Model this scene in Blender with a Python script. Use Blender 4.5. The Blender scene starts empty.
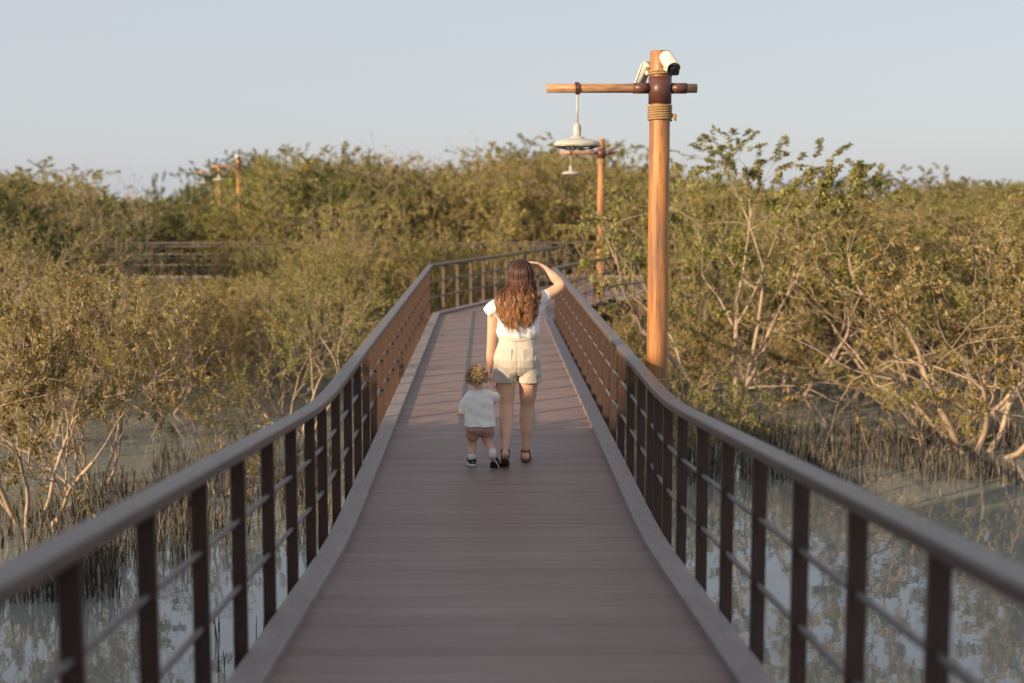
import bpy, bmesh, math, random
import numpy as np
from mathutils import Vector, Matrix, Euler, noise

R = math.radians
scene = bpy.context.scene
COL = scene.collection
rng = random.Random(11)
ZW = -1.4            # water level (the level part of the deck is z = 0)
CAMX, CAMZ, F = -0.045, 2.24, 1422.0

# ------------------------------------------------------------------ materials
def new_mat(name):
    m = bpy.data.materials.new(name)
    m.use_nodes = True
    nt = m.node_tree
    b = nt.nodes["Principled BSDF"]
    return m, nt, b

def N(nt, kind, **kw):
    n = nt.nodes.new(kind)
    for k, v in kw.items():
        setattr(n, k, v)
    return n

def ramp(nt, fac, stops):
    r = N(nt, "ShaderNodeValToRGB")
    els = r.color_ramp.elements
    while len(els) < len(stops):
        els.new(0.5)
    for e, (p, c) in zip(els, stops):
        e.position = p
        e.color = (*c, 1)
    nt.links.new(fac, r.inputs[0])
    return r

def noisy_mat(name, c1, c2, scale=(8, 8, 8), rough=0.6, bump=0.0, detail=6, metallic=0.0, spec=0.5,
              island=0.0, rough2=None, ncontrast=(0.3, 0.7), bump_scale=1.0):
    """two-colour noise on object coordinates, optional per-piece variation"""
    m, nt, b = new_mat(name)
    L = nt.links
    tc = N(nt, "ShaderNodeTexCoord")
    mp = N(nt, "ShaderNodeMapping")
    mp.inputs["Scale"].default_value = scale
    L.new(tc.outputs["Object"], mp.inputs[0])
    nz = N(nt, "ShaderNodeTexNoise")
    nz.inputs["Scale"].default_value = 1.0
    nz.inputs["Detail"].default_value = detail
    nz.inputs["Roughness"].default_value = 0.6
    L.new(mp.outputs[0], nz.inputs["Vector"])
    fac = nz.outputs["Fac"]
    if island:
        g = N(nt, "ShaderNodeNewGeometry")
        ma = N(nt, "ShaderNodeMath", operation="MULTIPLY_ADD")
        L.new(g.outputs["Random Per Island"], ma.inputs[0])
        ma.inputs[1].default_value = island
        L.new(nz.outputs["Fac"], ma.inputs[2])
        sb = N(nt, "ShaderNodeMath", operation="SUBTRACT")
        L.new(ma.outputs[0], sb.inputs[0])
        sb.inputs[1].default_value = island * 0.5
        fac = sb.outputs[0]
    r = ramp(nt, fac, [(ncontrast[0], c1), (ncontrast[1], c2)])
    L.new(r.outputs[0], b.inputs["Base Color"])
    b.inputs["Roughness"].default_value = rough
    b.inputs["Metallic"].default_value = metallic
    b.inputs["Specular IOR Level"].default_value = spec
    if rough2 is not None:
        mr = N(nt, "ShaderNodeMapRange")
        L.new(nz.outputs["Fac"], mr.inputs[0])
        mr.inputs[3].default_value = rough
        mr.inputs[4].default_value = rough2
        L.new(mr.outputs[0], b.inputs["Roughness"])
    if bump:
        bp = N(nt, "ShaderNodeBump")
        bp.inputs["Strength"].default_value = bump
        bp.inputs["Distance"].default_value = 0.01 * bump_scale
        L.new(nz.outputs["Fac"], bp.inputs["Height"])
        L.new(bp.outputs[0], b.inputs["Normal"])
    return m

def leaf_mat(name, cols, under, trans=0.28, yellow=0.04):
    m, nt, b = new_mat(name)
    L = nt.links
    g = N(nt, "ShaderNodeNewGeometry")
    oi = N(nt, "ShaderNodeObjectInfo")
    stops = []
    n = len(cols)
    for i, c in enumerate(cols):
        stops.append((0.02 + (1 - yellow - 0.04) * i / (n - 1), c))
    stops.append((1 - yellow, (0.42, 0.26, 0.05)))
    r = ramp(nt, g.outputs["Random Per Island"], stops)
    # each tree a little different in hue and value
    hs = N(nt, "ShaderNodeHueSaturation")
    mh = N(nt, "ShaderNodeMapRange")
    mh.inputs[3].default_value = 0.48
    mh.inputs[4].default_value = 0.525
    L.new(oi.outputs["Random"], mh.inputs[0])
    L.new(mh.outputs[0], hs.inputs["Hue"])
    mv = N(nt, "ShaderNodeMapRange")
    mv.inputs[3].default_value = 0.72
    mv.inputs[4].default_value = 1.38
    mod = N(nt, "ShaderNodeMath", operation="FRACT")
    mul = N(nt, "ShaderNodeMath", operation="MULTIPLY")
    L.new(oi.outputs["Random"], mul.inputs[0])
    mul.inputs[1].default_value = 7.31
    L.new(mul.outputs[0], mod.inputs[0])
    L.new(mod.outputs[0], mv.inputs[0])
    L.new(mv.outputs[0], hs.inputs["Value"])
    L.new(r.outputs[0], hs.inputs["Color"])
    mx = N(nt, "ShaderNodeMix", data_type="RGBA")
    L.new(g.outputs["Backfacing"], mx.inputs["Factor"])
    L.new(hs.outputs[0], mx.inputs["A"])
    mx.inputs["B"].default_value = (*under, 1)
    L.new(mx.outputs["Result"], b.inputs["Base Color"])
    b.inputs["Roughness"].default_value = 0.48
    b.inputs["Specular IOR Level"].default_value = 0.35
    tr = N(nt, "ShaderNodeBsdfTranslucent")
    L.new(hs.outputs[0], tr.inputs["Color"])
    ms = N(nt, "ShaderNodeMixShader")
    ms.inputs[0].default_value = trans
    L.new(b.outputs[0], ms.inputs[1])
    L.new(tr.outputs[0], ms.inputs[2])
    out = nt.nodes["Material Output"]
    L.new(ms.outputs[0], out.inputs["Surface"])
    return m

M = {}
M["deck"] = noisy_mat("deck_plank", (0.152, 0.102, 0.087), (0.240, 0.166, 0.143), (1.6, 110, 30), 0.62, 0.25, 8,
                      island=0.22, rough2=0.5)
M["kerb"] = noisy_mat("kerb_board", (0.215, 0.178, 0.170), (0.30, 0.255, 0.245), (90, 5, 60), 0.55, 0.2, 6, island=0.12)
M["rail"] = noisy_mat("handrail", (0.088, 0.063, 0.053), (0.135, 0.103, 0.090), (60, 3, 60), 0.42, 0.12, 5)
M["post"] = noisy_mat("rail_post", (0.048, 0.026, 0.019), (0.076, 0.041, 0.029), (45, 45, 4), 0.55, 0.08, 5)
M["rod"] = noisy_mat("steel_rod", (0.13, 0.112, 0.105), (0.19, 0.168, 0.16), (20, 20, 20), 0.42, 0.0, 3, metallic=0.3)
M["fascia"] = noisy_mat("fascia", (0.12, 0.062, 0.040), (0.18, 0.10, 0.066), (4, 4, 40), 0.6, 0.1)
M["pole"] = noisy_mat("lamp_pole_wood", (0.30, 0.115, 0.034), (0.60, 0.27, 0.09), (34, 34, 1.6), 0.45, 0.25, 7,
                      ncontrast=(0.32, 0.68))
def weather(m, col, scale, lo, hi, amount):
    """stains with a shape of their own over an existing material"""
    nt_ = m.node_tree; b_ = nt_.nodes["Principled BSDF"]
    src = b_.inputs["Base Color"].links[0].from_socket
    tc_ = N(nt_, "ShaderNodeTexCoord"); mp_ = N(nt_, "ShaderNodeMapping")
    mp_.inputs["Scale"].default_value = scale
    nt_.links.new(tc_.outputs["Object"], mp_.inputs[0])
    nz_ = N(nt_, "ShaderNodeTexNoise"); nz_.inputs["Detail"].default_value = 9; nz_.inputs["Roughness"].default_value = 0.68
    nz_.inputs["Scale"].default_value = 1.0
    nt_.links.new(mp_.outputs[0], nz_.inputs["Vector"])
    mr_ = N(nt_, "ShaderNodeMapRange"); mr_.inputs[1].default_value = lo; mr_.inputs[2].default_value = hi; mr_.inputs[4].default_value = amount
    nt_.links.new(nz_.outputs["Fac"], mr_.inputs[0])
    mx_ = N(nt_, "ShaderNodeMix", data_type="RGBA")
    nt_.links.new(mr_.outputs[0], mx_.inputs["Factor"]); nt_.links.new(src, mx_.inputs["A"])
    mx_.inputs["B"].default_value = (*col, 1)
    nt_.links.new(mx_.outputs["Result"], b_.inputs["Base Color"])
weather(M["pole"], (0.17, 0.10, 0.066), (16, 16, 1.1), 0.45, 0.66, 0.85)
weather(M["pole"], (0.10, 0.055, 0.035), (70, 70, 7), 0.56, 0.66, 0.65)
weather(M["deck"], (0.28, 0.215, 0.195), (0.7, 0.9, 1), 0.48, 0.75, 0.45)
weather(M["deck"], (0.10, 0.065, 0.055), (2.5, 9, 1), 0.58, 0.72, 0.55)
weather(M["kerb"], (0.17, 0.135, 0.125), (3, 3, 3), 0.5, 0.7, 0.5)
weather(M["rail"], (0.21, 0.17, 0.155), (4, 1.2, 4), 0.5, 0.75, 0.5)
M["beam"] = noisy_mat("beam_wood", (0.24, 0.095, 0.045), (0.55, 0.30, 0.15), (6, 40, 40), 0.5, 0.3, 8, ncontrast=(0.35, 0.62))
weather(M["beam"], (0.46, 0.36, 0.27), (3, 30, 30), 0.5, 0.68, 0.8)
M["collar"] = noisy_mat("collar_metal", (0.075, 0.028, 0.022), (0.13, 0.052, 0.038), (12, 12, 25), 0.4, 0.1)
M["rope"] = noisy_mat("rope", (0.26, 0.155, 0.062), (0.48, 0.32, 0.15), (60, 60, 160), 0.9, 0.8, 4)
M["enamel"] = noisy_mat("lamp_enamel", (0.36, 0.342, 0.30), (0.58, 0.56, 0.51), (14, 14, 14), 0.45, 0.05, 7)
M["rust"] = noisy_mat("lamp_rim", (0.16, 0.10, 0.07), (0.42, 0.37, 0.31), (20, 20, 20), 0.6, 0.1, 7)
M["camwhite"] = noisy_mat("camera_shell", (0.66, 0.61, 0.5), (0.80, 0.77, 0.68), (10, 10, 10), 0.35)
M["camblack"] = noisy_mat("camera_front", (0.012, 0.012, 0.013), (0.022, 0.022, 0.023), (10, 10, 10), 0.25)
M["bark"] = noisy_mat("mangrove_bark", (0.28, 0.20, 0.14), (0.52, 0.395, 0.285), (7, 7, 4), 0.85, 0.6, 6, island=0.25)
M["bark_pale"] = noisy_mat("mangrove_bark_pale", (0.25, 0.18, 0.128), (0.46, 0.352, 0.258), (7, 7, 4), 0.85, 0.5, 6, island=0.2)
M["leaf"] = leaf_mat("mangrove_leaf", [(0.080, 0.094, 0.016), (0.175, 0.180, 0.030), (0.275, 0.260, 0.050), (0.41, 0.345, 0.10)],
                     (0.37, 0.32, 0.17), trans=0.34)
M["leaf_dark"] = leaf_mat("mangrove_leaf_dark", [(0.042, 0.064, 0.013), (0.092, 0.112, 0.02), (0.145, 0.158, 0.032)],
                          (0.19, 0.19, 0.09), yellow=0.012)
M["leaf_gold"] = leaf_mat("mangrove_leaf_gold", [(0.125, 0.126, 0.023), (0.250, 0.226, 0.044), (0.365, 0.300, 0.072), (0.48, 0.375, 0.125)],
                          (0.42, 0.345, 0.20), trans=0.34, yellow=0.07)
M["root"] = noisy_mat("breathing_root", (0.030, 0.026, 0.021), (0.15, 0.125, 0.095), (6, 6, 3), 0.9, 0.3, 5, island=0.7)
M["skin_w"] = noisy_mat("skin_tanned", (0.64, 0.375, 0.245), (0.70, 0.425, 0.285), (9, 9, 9), 0.5)
M["skin_c"] = noisy_mat("skin_child", (0.68, 0.42, 0.30), (0.74, 0.47, 0.345), (9, 9, 9), 0.5)
for k in ("skin_w", "skin_c"):
    b = M[k].node_tree.nodes["Principled BSDF"]
    b.inputs["Subsurface Weight"].default_value = 0.08
    b.inputs["Subsurface Radius"].default_value = (0.012, 0.005, 0.003)
M["white_cloth"] = noisy_mat("white_cloth", (0.80, 0.795, 0.79), (0.86, 0.855, 0.85), (14, 14, 14), 0.9, 0.5, 4)
M["cream_cloth"] = noisy_mat("cream_cloth", (0.78, 0.77, 0.73), (0.84, 0.83, 0.79), (18, 18, 18), 0.95, 0.3, 5)
M["beige_cloth"] = noisy_mat("beige_cotton", (0.52, 0.465, 0.39), (0.59, 0.53, 0.45), (40, 40, 40), 0.9, 0.4, 5)
M["pink_cloth"] = noisy_mat("dusty_pink_cloth", (0.46, 0.265, 0.21), (0.54, 0.33, 0.27), (30, 30, 30), 0.95, 0.5, 5)
M["leather"] = noisy_mat("brown_leather", (0.06, 0.026, 0.016), (0.11, 0.05, 0.03), (30, 30, 30), 0.5)
M["navy"] = noisy_mat("navy_canvas", (0.012, 0.016, 0.028), (0.026, 0.032, 0.05), (30, 30, 30), 0.8)
M["sole"] = noisy_mat("white_rubber", (0.66, 0.66, 0.64), (0.76, 0.76, 0.74), (20, 20, 20), 0.6)
M["eye"] = noisy_mat("eye_dark", (0.02, 0.014, 0.01), (0.03, 0.02, 0.015), (20, 20, 20), 0.2)

def hair_mat(name, root, mid, tip, rough=0.42):
    m, nt, b = new_mat(name)
    L = nt.links
    at = N(nt, "ShaderNodeAttribute", attribute_name="along")
    g = N(nt, "ShaderNodeNewGeometry")
    ma = N(nt, "ShaderNodeMath", operation="MULTIPLY_ADD")
    L.new(g.outputs["Random Per Island"], ma.inputs[0])
    ma.inputs[1].default_value = 0.5
    L.new(at.outputs["Fac"], ma.inputs[2])
    sb = N(nt, "ShaderNodeMath", operation="SUBTRACT")
    L.new(ma.outputs[0], sb.inputs[0])
    sb.inputs[1].default_value = 0.25
    r = ramp(nt, sb.outputs[0], [(0.12, root), (0.58, mid), (1.05, tip)])
    L.new(r.outputs[0], b.inputs["Base Color"])
    b.inputs["Roughness"].default_value = rough
    b.inputs["Specular IOR Level"].default_value = 0.45
    return m
M["hair_w"] = hair_mat("brown_hair", (0.040, 0.015, 0.009), (0.135, 0.050, 0.021), (0.40, 0.20, 0.088))
M["hair_c"] = hair_mat("blond_curls", (0.085, 0.045, 0.018), (0.28, 0.17, 0.078), (0.62, 0.44, 0.24), 0.45)

# water
def water_mat():
    m, nt, b = new_mat("water")
    L = nt.links
    tc = N(nt, "ShaderNodeTexCoord")
    nz = N(nt, "ShaderNodeTexNoise")
    nz.inputs["Scale"].default_value = 0.12
    nz.inputs["Detail"].default_value = 4
    L.new(tc.outputs["Object"], nz.inputs["Vector"])
    r = ramp(nt, nz.outputs["Fac"], [(0.35, (0.180, 0.200, 0.185)), (0.65, (0.240, 0.250, 0.232))])
    L.new(r.outputs[0], b.inputs["Base Color"])
    b.inputs["Roughness"].default_value = 0.025
    b.inputs["IOR"].default_value = 1.75
    n2 = N(nt, "ShaderNodeTexNoise")
    n2.inputs["Scale"].default_value = 2.6
    n2.inputs["Detail"].default_value = 3
    n2.inputs["Roughness"].default_value = 0.45
    L.new(tc.outputs["Object"], n2.inputs["Vector"])
    bp = N(nt, "ShaderNodeBump")
    bp.inputs["Strength"].default_value = 0.09
    bp.inputs["Distance"].default_value = 0.02
    L.new(n2.outputs["Fac"], bp.inputs["Height"])
    L.new(bp.outputs[0], b.inputs["Normal"])
    return m
M["water"] = water_mat()

# ------------------------------------------------------------------ mesh helpers
class MB:
    """collects boxes, tubes and lofts into one mesh"""
    def __init__(s):
        s.v = []; s.f = []; s.smooth = []
    def add(s, vs, fs, smooth=False):
        o = len(s.v)
        s.v.extend([tuple(v) for v in vs])
        s.f.extend([tuple(i + o for i in f) for f in fs])
        s.smooth.extend([smooth] * len(fs))
    def box(s, c, size, rot=None):
        x, y, z = (size[0] / 2, size[1] / 2, size[2] / 2)
        vs = [Vector((a * x, b * y, d * z)) for a in (-1, 1) for b in (-1, 1) for d in (-1, 1)]
        if rot is not None:
            vs = [rot @ v for v in vs]
        c = Vector(c)
        fs = [(0, 1, 3, 2), (4, 6, 7, 5), (0, 4, 5, 1), (2, 3, 7, 6), (0, 2, 6, 4), (1, 5, 7, 3)]
        s.add([c + v for v in vs], fs)
    def sweep(s, pts, prof, up=Vector((0, 0, 1)), smooth=False, cap=True):
        """sweep a closed profile [(side, up)] along points, kept upright"""
        pts = [Vector(p) for p in pts]
        n = len(pts); k = len(prof)
        vs = []
        for i, p in enumerate(pts):
            if i == 0: t = pts[1] - p
            elif i == n - 1: t = p - pts[i - 1]
            else: t = (pts[i + 1] - p).normalized() + (p - pts[i - 1]).normalized()
            t.normalize()
            side = t.cross(up).normalized()
            sc = 1.0
            if 0 < i < n - 1:
                a = (p - pts[i - 1]).normalized().cross(up).normalized()
                sc = 1.0 / max(0.5, a.dot(side))
            u = side.cross(t).normalized()
            u = Vector((0, 0, 1)) if abs(t.z) < 0.5 else u
            for (a, b) in prof:
                vs.append(p + side * a * sc + u * b)
        fs = []
        for i in range(n - 1):
            for j in range(k):
                j2 = (j + 1) % k
                fs.append((i * k + j, i * k + j2, (i + 1) * k + j2, (i + 1) * k + j))
        if cap:
            fs.append(tuple(reversed(range(k))))
            fs.append(tuple(range((n - 1) * k, n * k)))
        s.add(vs, fs, smooth)
    def tube(s, pts, rad, sides=10, smooth=True, cap=True, flat=None):
        """round tube; rad scalar or list of scalars or (a, b) pairs; flat = fixed reference side axis"""
        pts = [Vector(p) for p in pts]
        n = len(pts)
        if not isinstance(rad, (list, tuple)):
            rad = [rad] * n
        vs = []
        ref = Vector(flat) if flat is not None else None
        prev = None
        for i, p in enumerate(pts):
            t = (pts[min(i + 1, n - 1)] - pts[max(i - 1, 0)])
            if t.length < 1e-9: t = Vector((0, 0, 1))
            t.normalize()
            if ref is not None:
                a = ref
            elif prev is None:
                a = Vector((1, 0, 0)) if abs(t.x) < 0.8 else Vector((0, 1, 0))
            else:
                a = prev
            a = (a - t * a.dot(t)).normalized()
            prev = a
            b = t.cross(a)
            r = rad[i]
            ra, rb = (r if isinstance(r, (tuple, list)) else (r, r))
            for j in range(sides):
                th = 2 * math.pi * j / sides
                vs.append(p + a * math.cos(th) * ra + b * math.sin(th) * rb)
        fs = []
        for i in range(n - 1):
            for j in range(sides):
                j2 = (j + 1) % sides
                fs.append((i * sides + j, i * sides + j2, (i + 1) * sides + j2, (i + 1) * sides + j))
        if cap:
            fs.append(tuple(reversed(range(sides))))
            fs.append(tuple(range((n - 1) * sides, n * sides)))
        s.add(vs, fs, smooth)
    def lathe(s, prof, c=(0, 0, 0), sides=32, smooth=True):
        """prof [(r, z)] revolved about z"""
        c = Vector(c)
        vs = []; k = len(prof)
        for j in range(sides):
            th = 2 * math.pi * j / sides
            for (r, z) in prof:
                vs.append(c + Vector((r * math.cos(th), r * math.sin(th), z)))
        fs = []
        for j in range(sides):
            j2 = (j + 1) % sides
            for i in range(k - 1):
                fs.append((j * k + i, j2 * k + i, j2 * k + i + 1, j * k + i + 1))
        s.add(vs, fs, smooth)
    def ball(s, c, r, seg=16, rings=10, rot=None):
        c = Vector(c)
        if not isinstance(r, (tuple, list)): r = (r, r, r)
        vs = [Vector((0, 0, r[2]))]
        for i in range(1, rings):
            ph = math.pi * i / rings
            for j in range(seg):
                th = 2 * math.pi * j / seg
                vs.append(Vector((r[0] * math.sin(ph) * math.cos(th), r[1] * math.sin(ph) * math.sin(th), r[2] * math.cos(ph))))
        vs.append(Vector((0, 0, -r[2])))
        if rot is not None: vs = [rot @ v for v in vs]
        fs = []
        for j in range(seg):
            fs.append((0, 1 + j, 1 + (j + 1) % seg))
        for i in range(rings - 2):
            for j in range(seg):
                a = 1 + i * seg + j; b2 = 1 + i * seg + (j + 1) % seg
                fs.append((a, a + seg, b2 + seg, b2))
        e = len(vs) - 1; o = 1 + (rings - 2) * seg
        for j in range(seg):
            fs.append((e, o + (j + 1) % seg, o + j))
        s.add([c + v for v in vs], fs, True)
    def mesh(s, name):
        me = bpy.data.meshes.new(name)
        me.from_pydata(s.v, [], s.f)
        me.polygons.foreach_set("use_smooth", s.smooth)
        me.update()
        return me
    def build(s, name, mat, parent=None, recalc=True, bevel=0.0):
        me = s.mesh(name)
        if recalc:
            bm = bmesh.new(); bm.from_mesh(me)
            bmesh.ops.recalc_face_normals(bm, faces=bm.faces)
            bm.to_mesh(me); bm.free()
        me.materials.append(mat)
        o = link(name, me, parent)
        if bevel:
            md = o.modifiers.new("bevel", "BEVEL")
            md.width = bevel; md.segments = 2; md.limit_method = "ANGLE"
        return o

def link(name, data, parent=None):
    o = bpy.data.objects.new(name, data)
    COL.objects.link(o)
    if parent is not None:
        o.parent = parent
    return o

def thing(name, label, cat, loc=(0, 0, 0), rotz=0.0, group=None):
    o = bpy.data.objects.new(name, None)
    COL.objects.link(o)
    o.location = loc
    o.rotation_euler = (0, 0, rotz)
    o.empty_display_size = 0.2
    tag(o, label, cat, group)
    return o

def tag(o, label, cat, group=None, kind=None):
    if label: o["label"] = label
    if cat: o["category"] = cat
    if group: o["group"] = group
    if kind: o["kind"] = kind

def copy_tree(root, label=None, group=None):
    c = root.copy(); COL.objects.link(c)
    if label: c["label"] = label
    if group: c["group"] = group
    for ch in root.children:
        d = ch.copy(); COL.objects.link(d); d.parent = c
        for g in ch.children:
            e = g.copy(); COL.objects.link(e); e.parent = d
    return c

def fused(mb, name, mat, parent, voxel, smooth=6, wrinkle=0.0, wscale=20.0, stretch=(1, 1, 1), fold=None):
    """one continuous surface from overlapping closed pieces"""
    me = mb.mesh("tmp")
    bm = bmesh.new(); bm.from_mesh(me)
    bmesh.ops.recalc_face_normals(bm, faces=bm.faces)
    bm.to_mesh(me); bm.free()
    o = link(name, me)
    md = o.modifiers.new("r", "REMESH"); md.mode = "VOXEL"; md.voxel_size = voxel; md.use_smooth_shade = True
    sm = o.modifiers.new("s", "SMOOTH"); sm.factor = 0.5; sm.iterations = smooth
    dg = bpy.context.evaluated_depsgraph_get()
    dg.update()
    me2 = bpy.data.meshes.new_from_object(o.evaluated_get(dg))
    o.modifiers.clear()
    o.data = me2
    bpy.data.meshes.remove(me)
    if wrinkle:
        for v in me2.vertices:
            q = Vector((v.co.x * stretch[0], v.co.y * stretch[1], v.co.z * stretch[2])) * wscale
            d = noise.noise(q) * wrinkle + noise.noise(q * 2.3) * wrinkle * 0.4
            if fold: d += fold(v.co)
            v.co += v.normal * d
    me2.polygons.foreach_set("use_smooth", [True] * len(me2.polygons))
    me2.name = name
    me2.materials.clear(); me2.materials.append(mat)
    me2.update()
    if parent is not None: o.parent = parent
    return o

# ------------------------------------------------------------------ camera
cam_d = bpy.data.cameras.new("camera")
cam = bpy.data.objects.new("camera", cam_d)
COL.objects.link(cam)
cam_d.sensor_width = 36
cam_d.lens = 50.0
cam.location = (CAMX, 0, CAMZ)
PITCH = math.atan((341.5 - 192) / F)
YAW = math.atan((512 - 488.5) / F)
cam.rotation_euler = (math.pi / 2 - PITCH, 0, -YAW)
cam_d.clip_start = 0.05
cam_d.clip_end = 3000
cam_d.dof.use_dof = True
cam_d.dof.focus_distance = 11.7
cam_d.dof.aperture_fstop = 1.4
cam_d.dof.aperture_blades = 9
scene.camera = cam

# ------------------------------------------------------------------ sky and sun
SUN_AZ, SUN_EL = R(49), R(17.0)          # light travels towards +x / +y
sun_dir = Vector((-math.sin(SUN_AZ) * math.cos(SUN_EL), -math.cos(SUN_AZ) * math.cos(SUN_EL), math.sin(SUN_EL)))
w = bpy.data.worlds.new("World")
scene.world = w
w.use_nodes = True
nt = w.node_tree
sky = nt.nodes.new("ShaderNodeTexSky")
sky.sky_type = "NISHITA"
sky.sun_disc = False
sky.sun_elevation = SUN_EL
sky.sun_rotation = math.atan2(sun_dir.x, sun_dir.y) % (2 * math.pi)
sky.air_density = 1.0
sky.dust_density = 1.0
sky.ozone_density = 1.0
bg = nt.nodes["Background"]
hz = nt.nodes.new("ShaderNodeMix")           # thin even haze veil over the clear sky
hz.data_type = "RGBA"
hz.inputs["Factor"].default_value = 0.80
hz.inputs["B"].default_value = (3.78, 3.92, 4.34, 1)
nt.links.new(sky.outputs[0], hz.inputs["A"])
nt.links.new(hz.outputs["Result"], bg.inputs[0])
bg.inputs[1].default_value = 0.100
sun_d = bpy.data.lights.new("sun", "SUN")
sun_d.energy = 4.5
sun_d.angle = R(0.6)
sun_d.color = (1.0, 0.755, 0.49)
sun = bpy.data.objects.new("sun", sun_d)
COL.objects.link(sun)
sun.location = sun_dir * 60
sun.rotation_euler = sun_dir.to_track_quat("Z", "Y").to_euler()
scene.view_settings.view_transform = "Standard"
scene.view_settings.look = "None"
scene.view_settings.exposure = 0.66
scene.view_settings.gamma = 1.0
scene.render.engine = "CYCLES"
scene.cycles.use_denoising = True
scene.cycles.max_bounces = 8
scene.cycles.transparent_max_bounces = 8

# ------------------------------------------------------------------ water
mb = MB()
mb.add([(-450, -120, 0), (450, -120, 0), (450, 800, 0), (-450, 800, 0)], [(0, 1, 2, 3)])
wat = mb.build("water", M["water"]); wat.location = (0, 0, ZW)
tag(wat, None, None, kind="structure")
mb = MB()
mb.add([(-450, -120, 0), (450, -120, 0), (450, 800, 0), (-450, 800, 0)], [(0, 1, 2, 3)])
mud = mb.build("seabed", M["root"]); mud.location = (0, 0, ZW - 0.6)
tag(mud, None, None, kind="structure")

# ------------------------------------------------------------------ boardwalk
SL, Y0 = 0.0837, 8.9
def deck_z(y):
    """sloping near part meets the level part at Y0, eased over 1.6 m"""
    a = 0.8
    if y >= Y0 + a: return 0.0
    if y <= Y0 - a: return (Y0 - y) * SL
    t = (y - (Y0 - a)) / (2 * a)
    return SL * a * (1 - t) ** 2
HW = 0.935                                   # half the deck width
# centre line: straight, then turning right towards the cross walk
BEND_L = Vector((-HW, 25.9)); BEND_R = Vector((HW, 24.9))
END_L = Vector((2.15, 35.4)); END_R = Vector((2.5, 29.9))

deck = MB()
pw, gap = 0.145, 0.0025
y = -3.0
prng = random.Random(3)
while y < 24.85:
    z0, z1 = deck_z(y), deck_z(y + pw - gap)
    j = prng.uniform(-0.0006, 0.0006)
    vs = []
    for yy, zz in ((y, z0), (y + pw - gap, z1)):
        for x in (-HW - 0.005, HW + 0.005):
            for dz in (-0.03, 0.0):
                vs.append((x, yy, zz + dz + j))
    deck.add(vs, [(0, 1, 3, 2), (4, 6, 7, 5), (0, 4, 5, 1), (2, 3, 7, 6), (0, 2, 6, 4), (1, 5, 7, 3)])
    y += pw
# bend + junction planks: laid across x, cut to the outline
def clip_span(y):
    """left/right x of the walk past the bend"""
    if y < BEND_L.y: xl = -HW
    elif y < END_L.y: xl = -HW + (END_L.x + HW) * (y - BEND_L.y) / (END_L.y - BEND_L.y)
    else: xl = -16.0
    if y < BEND_R.y: xr = HW
    elif y < END_R.y: xr = HW + (END_R.x - HW) * (y - BEND_R.y) / (END_R.y - BEND_R.y)
    else: xr = 4.4
    return xl, xr
while y < 37.5:
    a0, b0 = clip_span(y); a1, b1 = clip_span(y + pw - gap)
    if abs(a0 - a1) > 3: a0 = a1
    if abs(b0 - b1) > 3: b1 = b0
    j = prng.uniform(-0.0006, 0.0006)
    vs = []
    for yy, xl, xr in ((y, a0, b0), (y + pw - gap, a1, b1)):
        for x in (xl, xr):
            for dz in (-0.03, 0.0):
                vs.append((x, yy, dz + j))
    deck.add(vs, [(0, 1, 3, 2), (4, 6, 7, 5), (0, 4, 5, 1), (2, 3, 7, 6), (0, 2, 6, 4), (1, 5, 7, 3)])
    y += pw
bw = deck.build("boardwalk", M["deck"])
tag(bw, None, None, kind="structure")

def line_pts(a, b, n):
    return [a.lerp(b, i / n) for i in range(n + 1)]
ys = [-3 + 0.25 * i for i in range(int((24.9 + 3) / 0.25) + 1)]

def side_path(sign):
    """kerb / rail line in plan at the deck edge: list of (x, y)"""
    if sign < 0:
        p = [Vector((-HW, yy)) for yy in ys if yy < BEND_L.y - 0.1]
        p += [BEND_L.copy()] + line_pts(BEND_L, END_L, 8)[1:]
        p += [Vector((END_L.x - 0.5, 35.42)), Vector((-16.0, 35.42))]
    else:
        p = [Vector((HW, yy)) for yy in ys if yy < BEND_R.y - 0.1]
        p += [BEND_R.copy()] + line_pts(BEND_R, END_R, 5)[1:]
        p += [Vector((4.4, END_R.y + 0.05))]
    return p
def offset_path(p, d):
    """shift a plan polyline sideways (to the right for d > 0) with mitres"""
    out = []
    n = len(p)
    for i in range(n):
        a = (p[i] - p[max(i - 1, 0)]); b = (p[min(i + 1, n - 1)] - p[i])
        if a.length < 1e-6: a = b
        if b.length < 1e-6: b = a
        a.normalize(); b.normalize()
        na = Vector((a.y, -a.x)); nb = Vector((b.y, -b.x))
        m = (na + nb)
        m = na.copy() if m.length < 1e-4 else m.normalized()
        out.append(p[i] + m * (d / max(0.45, m.dot(na))))
    return out
def lift(p, h):
    return [Vector((q.x, q.y, deck_z(q.y) + h)) for q in p]

# kerb boards in 2.4 m lengths, with hairline joints
def kerb(sign):
    p = lift(offset_path(side_path(sign), sign * 0.07), 0.0)
    mbk = MB()
    acc = 0; seg = [p[0]]
    prof = [(-0.07, -0.02), (0.07, -0.02), (0.07, 0.038), (0.063, 0.045), (-0.063, 0.045), (-0.07, 0.038)]
    for i in range(1, len(p)):
        seg.append(p[i])
        acc += (p[i] - p[i - 1]).length
        if acc > 2.3 and i < len(p) - 1:
            d = (seg[-1] - seg[-2]).normalized()
            mbk.sweep(seg[:-1] + [seg[-1] - d * 0.003], prof)
            seg = [p[i]]; acc = 0
    mbk.sweep(seg, prof)
    return mbk.build("kerb", M["kerb"], bw)
kerb(-1); kerb(1)
far = MB()
far.sweep([Vector((-16, 37.55, 0)), Vector((4.4, 37.55, 0))], [(-0.06, -0.02), (0.06, -0.02), (0.06, 0.045), (-0.06, 0.045)])
far.build("kerb", M["kerb"], bw)
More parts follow.
